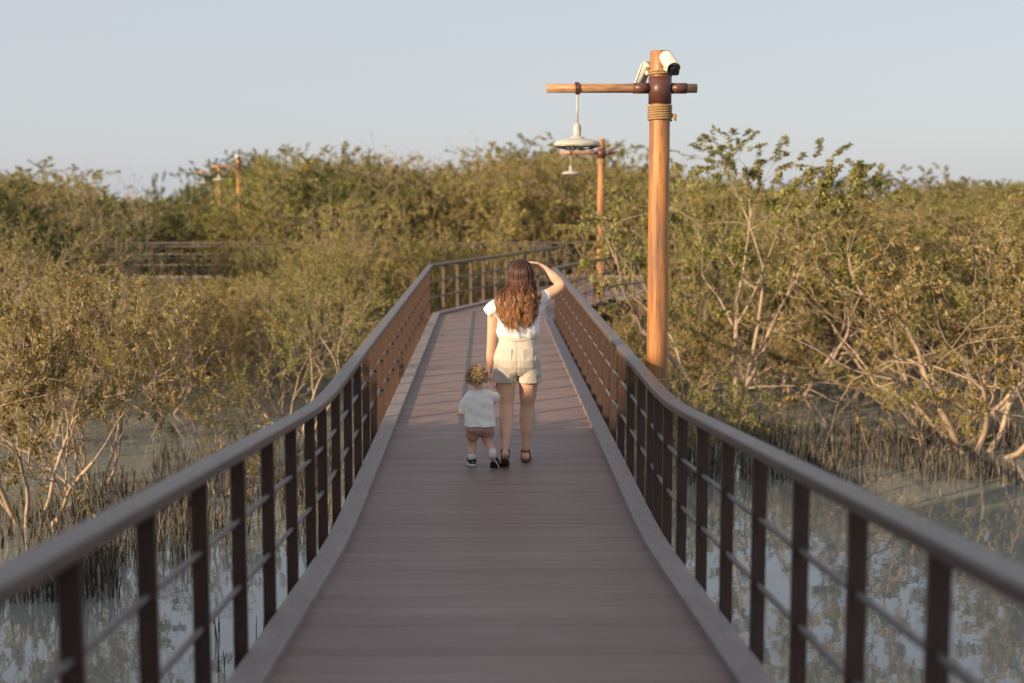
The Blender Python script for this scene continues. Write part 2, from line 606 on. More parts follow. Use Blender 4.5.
# fascia beam under the edges and piles to the water
mbf = MB()
for sgn in (-1, 1):
    p = lift(offset_path(side_path(sgn), sgn * 0.045), -0.16)
    mbf.sweep(p, [(-0.03, -0.12), (0.03, -0.12), (0.03, 0.125), (-0.03, 0.125)])
mbf.sweep([Vector((-16, 37.5, -0.16)), Vector((4.4, 37.5, -0.16))], [(-0.03, -0.12), (0.03, -0.12), (0.03, 0.125), (-0.03, 0.125)])
mbf.build("edge_beam", M["fascia"], bw)
piles = [(s * 0.75, yy) for yy in range(-2, 25, 3) for s in (-1, 1)]
piles += [(0.1, 28.5), (1.7, 29.0), (1.2, 32.0), (2.6, 30.4), (4.5, 30.4), (4.2, 30.4)]
piles += [(x, yy) for x in range(-15, 6, 3) for yy in (35.7, 37.2)]
for (x, yy) in piles:
    t = MB()
    t.tube([(x, yy, ZW - 0.5), (x, yy, deck_z(yy) - 0.1)], 0.075, 12)
    t.build("pile", M["fascia"], bw)

# ------------------------------------------------------------------ railings
RAIL_H, OFF = 0.927, 0.17
def round_rect(wd, ht, r, n=4):
    out = []
    for (cx, cy, a0) in ((wd / 2 - r, ht / 2 - r, 0), (-wd / 2 + r, ht / 2 - r, 90), (-wd / 2 + r, -ht / 2 + r, 180), (wd / 2 - r, -ht / 2 + r, 270)):
        for i in range(n + 1):
            a = R(a0 + 90 * i / n)
            out.append((cx + r * math.cos(a), cy + r * math.sin(a)))
    return out
HR = round_rect(0.098, 0.050, 0.013)

def post_mesh():
    m = MB()
    m.box((0, 0, 0.345), (0.060, 0.026, 1.09))
    for z in (0.27, 0.56, 0.80):
        for s in (-1, 1):
            m.tube([(0, s * 0.013, z), (0, s * 0.0165, z)], [0.016, 0.013], 10, smooth=False)
    me = m.mesh("post")
    bm = bmesh.new(); bm.from_mesh(me); bmesh.ops.recalc_face_normals(bm, faces=bm.faces)
    bm.to_mesh(me); bm.free()
    me.materials.append(M["post"])
    return me
POST = post_mesh()

def railing(label, path, posts, group="railings of the boardwalk"):
    """path: plan points of the rail line; posts: list of (x, y, heading)"""
    t = thing("railing", label, "railing", (path[0].x, path[0].y, deck_z(path[0].y)), 0, group)
    o0 = Vector(t.location)
    p = [q - o0 for q in lift(path, RAIL_H - 0.026)]
    m = MB(); m.sweep(p, HR, smooth=False)
    h = m.build("handrail", M["rail"], t)
    for hh in (0.322, 0.608):
        m = MB(); m.sweep([q - o0 for q in lift(path, hh)], [(0.013 * math.cos(R(a)), 0.013 * math.sin(R(a))) for a in range(0, 360, 45)], smooth=True)
        m.build("rod", M["rod"], t)
    for (x, yy, rz) in posts:
        o = link("post", POST, t)
        o.location = Vector((x, yy, deck_z(yy))) - o0
        o.rotation_euler = (0, 0, rz)
    return t

def posts_along(path, spacing, start=0.1):
    out = []
    acc = -start
    for i in range(1, len(path)):
        d = path[i] - path[i - 1]
        L = d.length; d = d.normalized()
        rz = math.atan2(d.y, d.x) - math.pi / 2
        while acc <= L - 1e-6:
            if acc >= 0:
                q = path[i - 1] + d * acc
                out.append((q.x, q.y, rz))
            acc += spacing
        acc -= L
    return out

def straight_posts(x, ylast, extra):
    yl = [3.53 + 0.8 * k for k in range(-7, 7)] + extra
    yy = 10.6
    while yy < ylast:
        yl.append(yy); yy += 0.8
    return [(x, q, 0.0) for q in yl]

lp = offset_path(side_path(-1), -OFF)
rp = offset_path(side_path(1), OFF)
ib = next(i for i, q in enumerate(lp) if q.y > BEND_L.y - 0.05)
ie = next(i for i, q in enumerate(lp) if q.y > 35.2)
left_main = lp[:ib + 9]
bend_part = lp[ib:ib + 9]
railing("long dark brown railing with round steel rods along the left edge of the boardwalk",
        left_main, straight_posts(lp[0].x, BEND_L.y - 0.2, [8.95, 9.75]) + posts_along(bend_part, 0.8))
ibr = next(i for i, q in enumerate(rp) if q.y > BEND_R.y - 0.05)
right_main = rp[:ibr + 6]
railing("long dark brown railing with round steel rods along the right edge of the boardwalk",
        right_main, straight_posts(rp[0].x, BEND_R.y - 0.2, [9.0, 9.52, 9.93]) + posts_along(rp[ibr:ibr + 6], 0.8))
cross = [Vector((-16, 37.7)), Vector((4.4, 37.7))]
railing("far brown railing on the outer side of the cross walkway beyond the bend", cross, posts_along(cross, 0.8))
crossn = [Vector((1.5, 35.28)), Vector((-16, 35.28))]
railing("brown railing on the near side of the distant walkway, half hidden among left mangroves", crossn, posts_along(crossn, 0.3))
side = [rp[ibr + 5] + Vector((0.16, 0.0)), Vector((4.4, END_R.y - 0.12))]
railing("short brown railing of the side walkway running right from the second lamp post", side, posts_along(side, 0.62))

# ------------------------------------------------------------------ lamp posts
def rope_wrap(m, r, z0, turns, rr=0.010):
    pts = []
    for i in range(turns * 16 + 1):
        a = 2 * math.pi * i / 16
        pts.append((math.cos(a) * (r + rr * 0.8), math.sin(a) * (r + rr * 0.8), z0 + rr * 1.9 * i / 16))
    m.tube(pts, rr, 6)

def lamp_post(label, loc, top, base, group="wooden lamp posts beside the boardwalk"):
    """top = height of the pole's top above the level deck"""
    t = thing("lamp_post", label, "lamp post", loc, 0, group)
    z0 = base - loc[2]
    m = MB()
    zs = [z0, z0 + 1.2, top - 1.6, top - 0.2, top - 0.005, top]
    m.tube([(0, 0, z) for z in zs], [0.089, 0.087, 0.083, 0.081, 0.080, 0.074], 28)
    pole = m.build("pole", M["pole"], t)
    m = MB()   # beam through the collar
    m.tube([(-0.89, 0, top - 0.29), (-0.6, 0.0, top - 0.291), (0.29, 0, top - 0.29)], [0.037, 0.036, 0.036], 16)
    m.build("cross_beam", M["beam"], t)
    m = MB()
    m.lathe([(0.0835, top - 0.41), (0.091, top - 0.41), (0.091, top - 0.20), (0.0835, top - 0.20)], sides=28)
    m.tube([(-0.085, 0, top - 0.29), (-0.21, 0, top - 0.29)], 0.042, 18)
    m.tube([(0.085, 0, top - 0.29), (0.21, 0, top - 0.29)], 0.042, 18)
    m.build("collar", M["collar"], t)
    m = MB(); rope_wrap(m, 0.082, top - 0.54, 6)
    m.tube([(0.09, -0.02, top - 0.50), (0.115, -0.035, top - 0.505), (0.12, -0.04, top - 0.545)], [0.014, 0.018, 0.006], 7)
    m.build("rope_binding", M["rope"], t)
    m = MB(); rope_wrap(m, 0.081, top - 0.19, 2)
    m.build("rope_binding", M["rope"], t)
    m = MB(); rope_wrap(m, 0.089, 0.64, 5, 0.012)
    m.tube([(0.095, -0.02, 0.66), (0.122, -0.035, 0.67), (0.128, -0.045, 0.58)], [0.014, 0.02, 0.008], 7)
    m.build("rope_binding", M["rope"], t)
    return t

def pendant(label, loc, group="pendant lamps hung from the lamp posts"):
    t = thing("pendant_lamp", label, "lamp", loc, 0, group)
    m = MB()
    m.tube([(0, 0, 0), (0, 0, -0.26)], 0.0085, 8)
    m.build("hanger", M["enamel"], t)
    m = MB()   # binding round the beam
    pts = []
    for i in range(49):
        a = 2 * math.pi * i / 16
        pts.append((-0.018 + 0.012 * i / 16, math.cos(a) * 0.043, 0.037 + math.sin(a) * 0.043))
    m.tube(pts, 0.007, 6)
    m.build("binding", M["collar"], t)
    m = MB()
    m.lathe([(0.0, -0.235), (0.016, -0.235), (0.027, -0.25), (0.031, -0.27), (0.031, -0.335), (0.058, -0.345), (0.064, -0.362), (0.0, -0.362)], sides=24)
    m.build("socket", M["enamel"], t)
    m = MB()
    m.lathe([(0.05, -0.352), (0.10, -0.358), (0.16, -0.372), (0.182, -0.388), (0.187, -0.405), (0.181, -0.413), (0.176, -0.408),
             (0.150, -0.392), (0.05, -0.375)], sides=40)
    m.build("shade", M["enamel"], t)
    m = MB()
    m.lathe([(0.181, -0.406), (0.1885, -0.408), (0.1875, -0.418), (0.179, -0.418), (0.181, -0.406)], sides=40)
    for k in range(10):
        a = 2 * math.pi * k / 10
        m.tube([(0.181 * math.cos(a), 0.181 * math.sin(a), -0.413), (0.1 * math.cos(a), 0.1 * math.sin(a), -0.435), (0.02 * math.cos(a), 0.02 * math.sin(a), -0.44)], 0.004, 5)
    m.build("guard", M["rust"], t)
    m = MB()
    m.lathe([(0.0, -0.375), (0.05, -0.376), (0.062, -0.395), (0.05, -0.42), (0.025, -0.432), (0.0, -0.434)], sides=20)
    m.build("bulb_glass", M["camwhite"], t)
    return t

def security_camera(label, loc, rot, bracket_to, group="security cameras on the lamp posts"):
    """bullet camera along local -y (the front), sunshield on top"""
    t = thing("security_camera", label, "security camera", loc, 0, group)
    t.rotation_euler = rot
    t.scale = (0.86,) * 3
    m = MB()
    prof = round_rect(0.105, 0.10, 0.035, 5)
    m.sweep([Vector((0, 0.16, 0)), Vector((0, 0.155, 0)), Vector((0, -0.135, 0))], prof, smooth=True)
    m.build("body", M["camwhite"], t)
    m = MB()   # curved shield over the body, reaching past the front
    pr = []
    for i in range(13):
        a = R(-12 + 204 * i / 12)
        pr.append((0.066 * math.cos(a), 0.012 + 0.062 * math.sin(a)))
    for i in range(12, -1, -1):
        a = R(-12 + 204 * i / 12)
        pr.append((0.061 * math.cos(a), 0.012 + 0.057 * math.sin(a)))
    m.sweep([Vector((0, 0.15, 0)), Vector((0, -0.165, 0))], pr, smooth=False)
    m.build("sunshield", M["camwhite"], t)
    m = MB()
    m.sweep([Vector((0, -0.13, -0.006)), Vector((0, -0.152, -0.006))], round_rect(0.108, 0.094, 0.02, 4))
    fr = m.build("front_window", M["camblack"], t)
    m = MB()
    m.tube([(0, -0.1525, 0.0), (0, -0.156, 0.0)], [0.026, 0.022], 18)
    m.build("lens", M["camblack"], fr)
    m = MB()
    inv = (Euler(rot).to_matrix()).inverted()
    b = inv @ (Vector(bracket_to) - Vector(loc))
    m.tube([(0, 0.06, -0.03), (0, 0.08, -0.075), b], [0.018, 0.02, 0.018], 10)
    m.ball((0, 0.08, -0.07), 0.028, 12, 8)
    m.build("bracket", M["camwhite"], t)
    return t

PX = 1.35 + CAMX
TOP = 3.34
LP = (PX, 11.3, 0.0)
lamp_post("tall orange-brown wooden lamp post close behind the right railing, two white cameras at its top", LP, TOP, ZW - 0.6)
pendant("large white enamel pendant lamp hanging from the nearest lamp post, rusty rim", (PX - 0.65, 11.3, TOP - 0.327))
security_camera("white security camera with black front facing right on top of the nearest lamp post",
                (PX + 0.050, 11.10, TOP - 0.120), (R(24), 0, R(7)), (PX + 0.02, 11.25, TOP - 0.15))
security_camera("white security camera seen edge-on, tilted down left on the nearest lamp post",
                (PX - 0.118, 11.42, TOP - 0.175), (R(46), R(0), R(-162)), (PX - 0.05, 11.32, TOP - 0.15)).scale = (0.68,) * 3
P2 = (2.36, 30.5, 0.0)
lamp_post("second wooden lamp post at the bend of the boardwalk, behind the hanging white lamp", P2, TOP + 0.02, ZW - 0.6)
pendant("small white pendant lamp hanging from the lamp post at the bend", (P2[0] - 0.65, 30.5, TOP + 0.02 - 0.327))
P3 = (-8.3, 47.5, 0.0)
lamp_post("far lamp post above the left mangroves, white camera on its top", P3, TOP + 0.03, ZW - 0.6)
pendant("tiny white pendant lamp hanging from the far left lamp post", (P3[0] - 0.65, P3[1], TOP + 0.03 - 0.327))
security_camera("tiny white security camera on top of the far left lamp post",
                (P3[0], P3[1] - 0.1, TOP + 0.04), (R(14), 0, R(20)), (P3[0], P3[1], TOP))
P4 = (-11.0, 58.5, 0.0)
lamp_post("farthest thin lamp post left of the far lamp post, half hidden in mangroves", P4, TOP, ZW - 0.6)
pendant("tiny white pendant lamp hanging from the farthest lamp post", (P4[0] - 0.65, P4[1], TOP - 0.327))

# ------------------------------------------------------------------ mangroves
class Tree:
    def __init__(s, seed):
        s.r = np.random.RandomState(seed)
        s.tv = []; s.tf = []; s.nv = 0
        s.leafp = []          # (point, direction)
    def tube(s, pts, rads, sides):
        pts = np.array(pts); n = len(pts)
        t = np.gradient(pts, axis=0)
        t /= np.linalg.norm(t, axis=1)[:, None] + 1e-9
        ref = np.array([0.31, 0.87, 0.38])
        a = np.cross(t, ref); a /= np.linalg.norm(a, axis=1)[:, None] + 1e-9
        b = np.cross(t, a)
        th = np.arange(sides) * 2 * math.pi / sides
        ring = a[:, None, :] * np.cos(th)[None, :, None] + b[:, None, :] * np.sin(th)[None, :, None]
        v = pts[:, None, :] + ring * np.array(rads)[:, None, None]
        s.tv.append(v.reshape(-1, 3))
        i = np.arange(n - 1)[:, None] * sides; j = np.arange(sides)[None, :]
        j2 = (j + 1) % sides
        f = np.stack([i + j, i + j2, i + sides + j2, i + sides + j], -1).reshape(-1, 4) + s.nv
        s.tf.append(f); s.nv += n * sides
    def grow(s, p, d, length, r, depth, P):
        rr = s.r
        n = 6 if depth == 0 else (5 if depth < 3 else 3)
        pts = [p.copy()]; rads = [r]; dirs = [d]
        for i in range(n):
            d = d + rr.normal(0, P["wob"], 3) + np.array([0, 0, P["up"][min(depth, len(P["up"]) - 1)]])
            d /= np.linalg.norm(d)
            p = p + d * length / n
            pts.append(p); rads.append(r * (1 - 0.5 * (i + 1) / n)); dirs.append(d)
        if depth == P["maxd"]:
            rads[-1] = r * 0.25
        s.tube(pts, rads, 6 if depth == 0 else (5 if depth == 1 else (4 if depth == 2 else 3)))
        if depth >= P["maxd"] - 1:
            s.leafp.append((pts, dirs, depth))
        dz = (p[2] - P["dome"][0]) / (P["dome"][2] if p[2] > P["dome"][0] else 3.0)
        if depth < P["maxd"] and depth > 1 and (p[0] ** 2 + p[1] ** 2) / P["dome"][1] ** 2 + dz * dz > 1.0:
            s.leafp.append((pts, dirs, depth))
            return
        if depth < P["maxd"]:
            k = P["kids"][depth]
            k = max(1, int(k + rr.uniform(-0.5, 0.99)))
            for c in range(k):
                tt = rr.uniform(0.35, 1.0) if c else 1.0
                fi = tt * n
                i0 = min(int(fi), n - 1)
                q = pts[i0] * (1 - (fi - i0)) + pts[i0 + 1] * (fi - i0)
                dd = dirs[i0 + 1]
                ang = R(rr.uniform(*P["ang"])) * (0.6 if c == 0 else 1)
                rnd = rr.normal(0, 1, 3)
                ax = np.cross(dd, rnd); ax /= np.linalg.norm(ax) + 1e-9
                nd = dd * math.cos(ang) + ax * math.sin(ang)
                s.grow(q, nd, length * rr.uniform(*P["ratio"]), max(0.0035, rads[i0 + 1] * rr.uniform(0.55, 0.85)), depth + 1, P)
    def leaves(s, per, size, keep, zmin=0.0, clump=0.35):
        """leaf rhombs along the outer twigs"""
        rr = s.r
        P = []; D = []
        # whole boughs may be bare: noise in space decides
        for (pts, dirs, depth) in s.leafp:
            tip = pts[-1]
            if tip[2] < zmin: continue
            nv = noise.noise(Vector(tip) * 1.3 + Vector((s.r.randint(3), 0, 0)))
            if rr.rand() > keep + clump * nv * 2: continue
            k = per if depth >= 0 else per // 2
            for _ in range(k):
                t = rr.uniform(0.25, 1.0) ** 0.7 * (len(pts) - 1)
                i0 = min(int(t), len(pts) - 2)
                P.append(pts[i0] * (1 - (t - i0)) + pts[i0 + 1] * (t - i0))
                D.append(dirs[i0 + 1])
        P = np.array(P); D = np.array(D)
        n = len(P)
        rnd = rr.normal(0, 1, (n, 3)); rnd[:, 2] += 0.25
        d = D * 0.5 + rnd * 0.65
        d /= np.linalg.norm(d, axis=1)[:, None]
        upv = rr.normal(0, 0.55, (n, 3)); upv[:, 2] += 1.0
        side = np.cross(d, upv); side /= np.linalg.norm(side, axis=1)[:, None] + 1e-9
        up = np.cross(side, d)
        ln = size * rr.uniform(0.65, 1.25, n)[:, None]
        wd = ln * rr.uniform(0.17, 0.27, n)[:, None]
        base = P + d * 0.01
        mid = base + d * ln * 0.5
        v = np.stack([base, mid + side * wd + up * ln * 0.07, base + d * ln, mid - side * wd + up * ln * 0.07], 1).reshape(-1, 3)
        f = np.arange(n * 4).reshape(-1, 4)
        return v, f

def np_mesh(name, v, f, mat, smooth=False):
    me = bpy.data.meshes.new(name)
    me.vertices.add(len(v)); me.vertices.foreach_set("co", np.asarray(v, dtype=np.float32).ravel())
    me.loops.add(f.size); me.loops.foreach_set("vertex_index", f.astype(np.int32).ravel())
    me.polygons.add(len(f))
    me.polygons.foreach_set("loop_start", np.arange(0, f.size, f.shape[1], dtype=np.int32))
    me.polygons.foreach_set("loop_total", np.full(len(f), f.shape[1], dtype=np.int32))
    me.polygons.foreach_set("use_smooth", np.full(len(f), smooth))
    me.update(); me.validate()
    me.materials.append(mat)
    return me

BASE = dict(dome=(1.5, 2.2, 1.75), wob=0.17, up=[0.02, 0.05, 0.05, 0.04, 0.06], maxd=4, kids=[4, 4, 3, 3], ang=(22, 58), ratio=(0.52, 0.84))
def proto(seed, stems, lean, length, r0, per, size, keep, leafmat, barkmat, zmin=0.3, clump=0.35, **kw):
    P = dict(BASE); P.update(kw)
    t = Tree(seed)
    for k in range(stems):
        a = 2 * math.pi * (k + t.r.uniform(-0.3, 0.3)) / stems
        l = R(t.r.uniform(*lean))
        d = np.array([math.cos(a) * math.sin(l), math.sin(a) * math.sin(l), math.cos(l)])
        t.grow(np.array([math.cos(a) * 0.06, math.sin(a) * 0.06, -0.15]), d, length * t.r.uniform(0.8, 1.15), r0 * t.r.uniform(0.7, 1.1), 0, P)
    v, f = t.leaves(per, size, keep, zmin, clump)
    tv = np.concatenate(t.tv); tf = np.concatenate(t.tf)
    hk = np.percentile(v[:, 2], kw.get("flat", 90))          # squash the stray shoots into a rounded top
    for a in (v, tv):
        m_ = a[:, 2] > hk
        a[m_, 2] = hk + (a[m_, 2] - hk) * 0.45
    H = np.percentile(v[:, 2], 99.5)
    rad = np.percentile(np.hypot(v[:, 0], v[:, 1]), 92)
    s = 4.0 / H                       # every prototype stands 4 m tall
    return dict(trunk=np_mesh("trunk", tv * s, tf, M[barkmat], True), crown=np_mesh("crown", v * s, f, M[leafmat]), rad=rad * s,
                leaf=(v * s, f))

PROTO = {
    "bushy":  [proto(1, 5, (18, 48), 1.45, 0.036, 44, 0.058, 0.9, "leaf", "bark"),
               proto(2, 4, (15, 45), 1.55, 0.040, 44, 0.058, 0.86, "leaf", "bark"),
               proto(3, 5, (20, 52), 1.40, 0.036, 42, 0.058, 0.84, "leaf_gold", "bark")],
    "sparse": [proto(4, 5, (15, 50), 1.5, 0.038, 30, 0.056, 0.6, "leaf_gold", "bark_pale", clump=0.6, kids=[4, 4, 4, 3]),
               proto(5, 4, (20, 55), 1.5, 0.040, 30, 0.056, 0.62, "leaf", "bark_pale", clump=0.6, kids=[4, 4, 4, 3])],
    "bare":   [proto(6, 6, (10, 42), 1.55, 0.034, 6, 0.055, 0.25, "leaf_gold", "bark_pale", kids=[4, 4, 4, 3], clump=0.6)],
    "dark":   [proto(7, 5, (15, 45), 1.5, 0.05, 44, 0.062, 1.0, "leaf_dark", "bark", kids=[4, 4, 4, 3])],
    "umbrella": [proto(18, 4, (8, 30), 1.85, 0.052, 64, 0.062, 0.95, "leaf", "bark_pale", zmin=1.4, clump=0.4, dome=(2.4, 1.9, 1.2), flat=75,
                       up=[0.05, 0.02, 0.0, 0.04, 0.06], kids=[3, 4, 4, 3], ratio=(0.5, 0.8))],
    "low":    [proto(9, 6, (35, 72), 1.3, 0.028, 30, 0.06, 0.6, "leaf", "bark_pale", zmin=0.3, clump=0.6),
               proto(10, 5, (40, 75), 1.3, 0.028, 24, 0.06, 0.45, "leaf_gold", "bark_pale", zmin=0.3, clump=0.6)],
}
rad_of = lambda kind, h: max(p["rad"] for p in PROTO[kind]) * h / 4.0
tree_protos = {}
def tree(kind, x, y, top, label, group=None, var=None, rz=None, wide=1.0, base=None):
    """top = z of the crown's top"""
    pr = PROTO[kind]; i = rng.randrange(len(pr)) if var is None else var % len(pr)
    p = pr[i]
    s = (top - ZW) / 4.0
    key = (kind, i)
    if key not in tree_protos:
        t = thing("mangrove_tree", label, "tree", (x, y, ZW), 0, group)
        link("trunk", p["trunk"], t); link("crown", p["crown"], t)
        tree_protos[key] = t
    else:
        t = copy_tree(tree_protos[key])
        if "group" in t: del t["group"]
        tag(t, label, "tree", group)
        t.location = (x, y, ZW)
    t.rotation_euler = (0, 0, rng.uniform(0, 6.28) if rz is None else rz)
    t.scale = (s * wide, s * wide, s)
    return t

def at(px, d):
    return CAMX + (px - 488.5) * d / F
def topz(py, d):
    return CAMZ - (py - 192) * d / F

# trees one can single out in the photograph
KEY = [
    ("umbrella", 735, 21.5, 131, 0.85, 0, 0.6, "tall mangrove with open flat-topped crown and pale forked trunk right of the nearest lamp post"),
    ("bushy", 22, 15.5, 256, 0.75, 2, 1.0, "low olive mangrove with glossy leaves at the left edge beside the water"),
    ("sparse", 92, 17.0, 266, 0.6, 0, 2.1, "thin mangrove with peach coloured bare limbs rising from the water left of the railing"),
    ("dark", 8, 30.0, 168, 1.0, 0, 0.3, "dark green dense mangrove at the far left behind the low olive one"),
    ("bare", 66, 31.0, 176, 0.75, 0, 1.2, "grey leafless twiggy mangrove beside the dark green one on the left"),
    ("bare", 104, 33.0, 196, 0.5, 0, 2.6, "pale dead mangrove with upright bare branches by the distant walkway"),
    ("bare", 404, 44.0, 143, 1.0, 0, 0.4, "bare-topped mangrove sticking out of the skyline left of the woman"),
    ("dark", 226, 62.0, 153, 0.9, 0, 3.4, "dark rounded mangrove behind the two far lamp posts"),
    ("umbrella", 655, 28.2, 182, 0.6, 0, 0.2, "leafy green mangrove beside the second lamp post, over the side walkway railing"),
    ("sparse", 800, 25.5, 222, 1.0, 1, 1.9, "sprawling mangrove with long pale forked branches right of the flat-topped one"),
    ("bushy", 985, 19.6, 205, 1.05, 2, 0.5, "broad golden mangrove at the right edge above the breathing roots"),
    ("low", 935, 19.5, 372, 0.9, 1, 2.2, "low bare mangrove trailing grey branches over the water at right"),
    ("sparse", 890, 27.5, 200, 1.1, 0, 0.7, "thin golden mangrove between the sprawling one and the right edge"),
    ("low", 715, 19.0, 358, 0.8, 0, 0.3, "low leafy mangrove clump just right of the nearest lamp post foot"),
    ("low", 215, 17.0, 372, 0.8, 1, 1.3, "low straggly mangrove in the water close to the left railing"),
    ("sparse", 300, 21.5, 285, 0.9, 1, 2.9, "twisted pale mangrove leaning beside the left railing before the bend"),
    ("bushy", 682, 27.2, 226, 0.6, 0, 1.1, "rounded olive mangrove before the end of the side walkway, beside the nearest lamp post"),
    ("bushy", 312, 51.0, 147, 0.85, 0, 0.4, "tall rounded olive mangrove on the skyline right of the far lamp posts"),
    ("bushy", 348, 49.0, 151, 1.0, 1, 1.9, "rounded olive mangrove on the skyline left of the bare-topped one"),
    ("bushy", 545, 50.0, 138, 0.95, 0, 2.7, "highest rounded mangrove on the skyline, behind the hanging lamps"),
    ("bushy", 588, 53.0, 144, 0.9, 2, 4.4, "golden mangrove on the skyline directly behind the second lamp post"),
    ("bushy", 478, 47.0, 155, 0.9, 1, 3.3, "olive mangrove on the skyline above and left of the woman's head"),
    ("bushy", 945, 41.0, 166, 1.1, 1, 5.2, "broad rounded olive mangrove on the right skyline"),
    ("bushy", 40, 44.0, 163, 1.0, 0, 5.9, "rounded olive mangrove on the left skyline above the grey twiggy one"),
    ("dark", 840, 46.0, 172, 1.0, 0, 2.0, "dark green mangrove showing in the dip of the right skyline"),
]
placed = []
for (kind, px, d, py, wide, var, rz, lab) in KEY:
    x, tz = at(px, d), topz(py, d)
    tree(kind, x, d, tz, lab, None, var, rz, wide)
    placed.append((x, d, 1.0))

def skyline(px):
    pts = [(-80, 168), (0, 166), (60, 166), (95, 180), (125, 192), (175, 184), (215, 164), (262, 164), (285, 147), (350, 147), (400, 155), (440, 163), (490, 154),
           (515, 140), (570, 140), (595, 152), (640, 168), (700, 160), (800, 182), (850, 192), (895, 186), (940, 168), (1024, 174), (1110, 174)]
    for (a, b), (c, e) in zip(pts, pts[1:]):
        if a <= px <= c: return b + (e - b) * (px - a) / (c - a)
    return 175
def blocked(x, y, r):
    """keep crowns off the walkways and the open views"""
    if y < 27.0 and abs(x) < 1.35 + r * 0.85: return True
    if 24 < y < 36 and -HW + (y - 26) * 0.31 - 0.5 - r * 0.8 < x < HW + (y - 25) * 0.31 + 0.9 + r * 0.8: return True
    if 29 < y < 36 and 1.0 < x < 4.2 + r * 0.8 and not (y < 29.2 - r * 0.6): return True
    if 34.6 - r * 0.6 < y < 38.2 + r * 0.5 and -16 < x < 4.4 + r * 0.8: return True
    if 29.5 < y < 35 and -9.8 - r * 0.6 < x < -6.6 + r * 0.6: return True            # gap through which the far walkway shows
    return False
for (x, y, py, wd) in [(-0.9, 32.3, 238, 0.62), (-2.3, 31.6, 232, 0.7), (-3.8, 32.3, 240, 0.7), (0.35, 33.9, 243, 0.45), (-2.0, 29.8, 256, 0.55), (-3.4, 29.0, 250, 0.7), (-4.9, 32.6, 236, 0.6), (-5.85, 33.4, 234, 0.5), (-4.9, 34.0, 232, 0.5), (-9.3, 33.7, 228, 0.5), (-1.9, 33.6, 224, 0.6), (-0.6, 34.0, 230, 0.5)]:
    tree("bushy", x, y, topz(py, y), "olive mangrove in the nook between the bend and the far cross walkway", "mangroves inside the bend", wide=wd)
    placed.append((x, y, 1.0))
cnt = 0
tries = 0
zones = {"l": ("olive mangrove in the thicket on the left side of the boardwalk", "mangroves left of the boardwalk"),
         "r": ("golden olive mangrove in the thicket on the right side of the boardwalk", "mangroves right of the boardwalk"),
         "b": ("olive mangrove in the dense belt beyond the bend of the boardwalk", "mangroves beyond the boardwalk")}
while cnt < 175 and tries < 20000:
    tries += 1
    d = rng.uniform(17.5, 58.0) ** 1.0
    px = rng.uniform(-70, 1095)
    x = at(px, d)
    if x > 0 and d < (19.2 if px > 885 or px < 765 else 22.5): continue
    if x < 0 and d < 20.5: continue
    sk = max(skyline(px - 28), skyline(px), skyline(px + 28))
    if x < 0 and d < 26: kinds = ["sparse"] * 5 + ["bare"] * 1 + ["low"] * 2 + ["bushy"] * 2
    elif x > 0 and d < 28: kinds = ["sparse"] * 4 + ["low"] * 2 + ["bushy"] * 3
    else: kinds = (["bushy"] * 5 + ["sparse"] * 3 + ["bare"] * 1) if d < 36 else (["bushy"] * 7 + ["dark"] * 1 + ["sparse"] * 2)
    kind = rng.choice(kinds)
    wide = rng.uniform(0.8, 1.1)
    # near crowns stay low, the far ones make the skyline
    near = 262 if x < 0 else 226
    k = min(1.0, max(0.0, (d - 17) / 24.0)) ** 0.7
    py = near + (sk + 2 - near) * k + rng.uniform(0, 14)
    rp_ = rad_of(kind, 3.4) * wide * F / d * 0.9                                          # half a crown's width in the view
    if 150 - rp_ < px < 204 + rp_ and d < 35.5: py = max(py, 272 + rng.uniform(0, 10))
    if 216 - rp_ * 0.8 < px < 240 + rp_ * 0.8 and d < 60: py = max(py, 203 + rng.uniform(0, 8))
    if 565 - rp_ < px < 632 + rp_ and d < 30: py = max(py, 322)
    if x > 0 and d < 27 and 775 - rp_ * 0.6 < px < 900 + rp_ * 0.6: continue
    tz = topz(py, d)
    tz = min(tz, topz(sk + (9 if d > 36 else 3), d))
    if x < 0 and d < 27: tz = min(tz, 0.25 + 0.39 * max(0.6, abs(x) - 1.1))     # the sun still reaches the deck over these
    if tz < 0.3: tz = 0.3
    r = rad_of(kind, tz - ZW) * wide
    if blocked(x, d, r): continue
    if 33.5 < d < 39 and px < 290: continue
    if x < 0 and d < 24.5 and 50 < px < 270 and rng.random() < 0.75: continue
    md = (1.45 if x < 0 else 0.9) if d < 27 else 0.9 if d < 31 else (1.15 if d < 42 else 1.5)
    if any((x - a) ** 2 + (d - b) ** 2 < (md * (0.7 if c < 0.9 else 1)) ** 2 for a, b, c in placed): continue
    placed.append((x, d, 1.0))
    z = "b" if d > 37 else ("l" if x < 0 else "r")
    tree(kind, x, d, tz, zones[z][0], zones[z][1], None, None, wide)
    cnt += 1
print("trees", cnt, tries)

# tall trees left of and behind the viewer, which shade the near deck
for iy in range(12):
    for ix in range(5):
        x = -6.2 - 1.5 * ix + rng.uniform(-0.3, 0.3)
        edge = 13.3 + 0.869 * x
        y = edge - 0.9 - 1.45 * iy + rng.uniform(-0.25, 0.25)
        if y < -9: continue
        Ls = -x / 0.755
        top = 0.306 * Ls + min(2.2, -0.02 + 0.52 * iy)
        tree("dark", x, y, min(top, 5.2), "tall dense mangrove standing left of the near end of the boardwalk",
             "mangroves near the start of the boardwalk", wide=0.8)

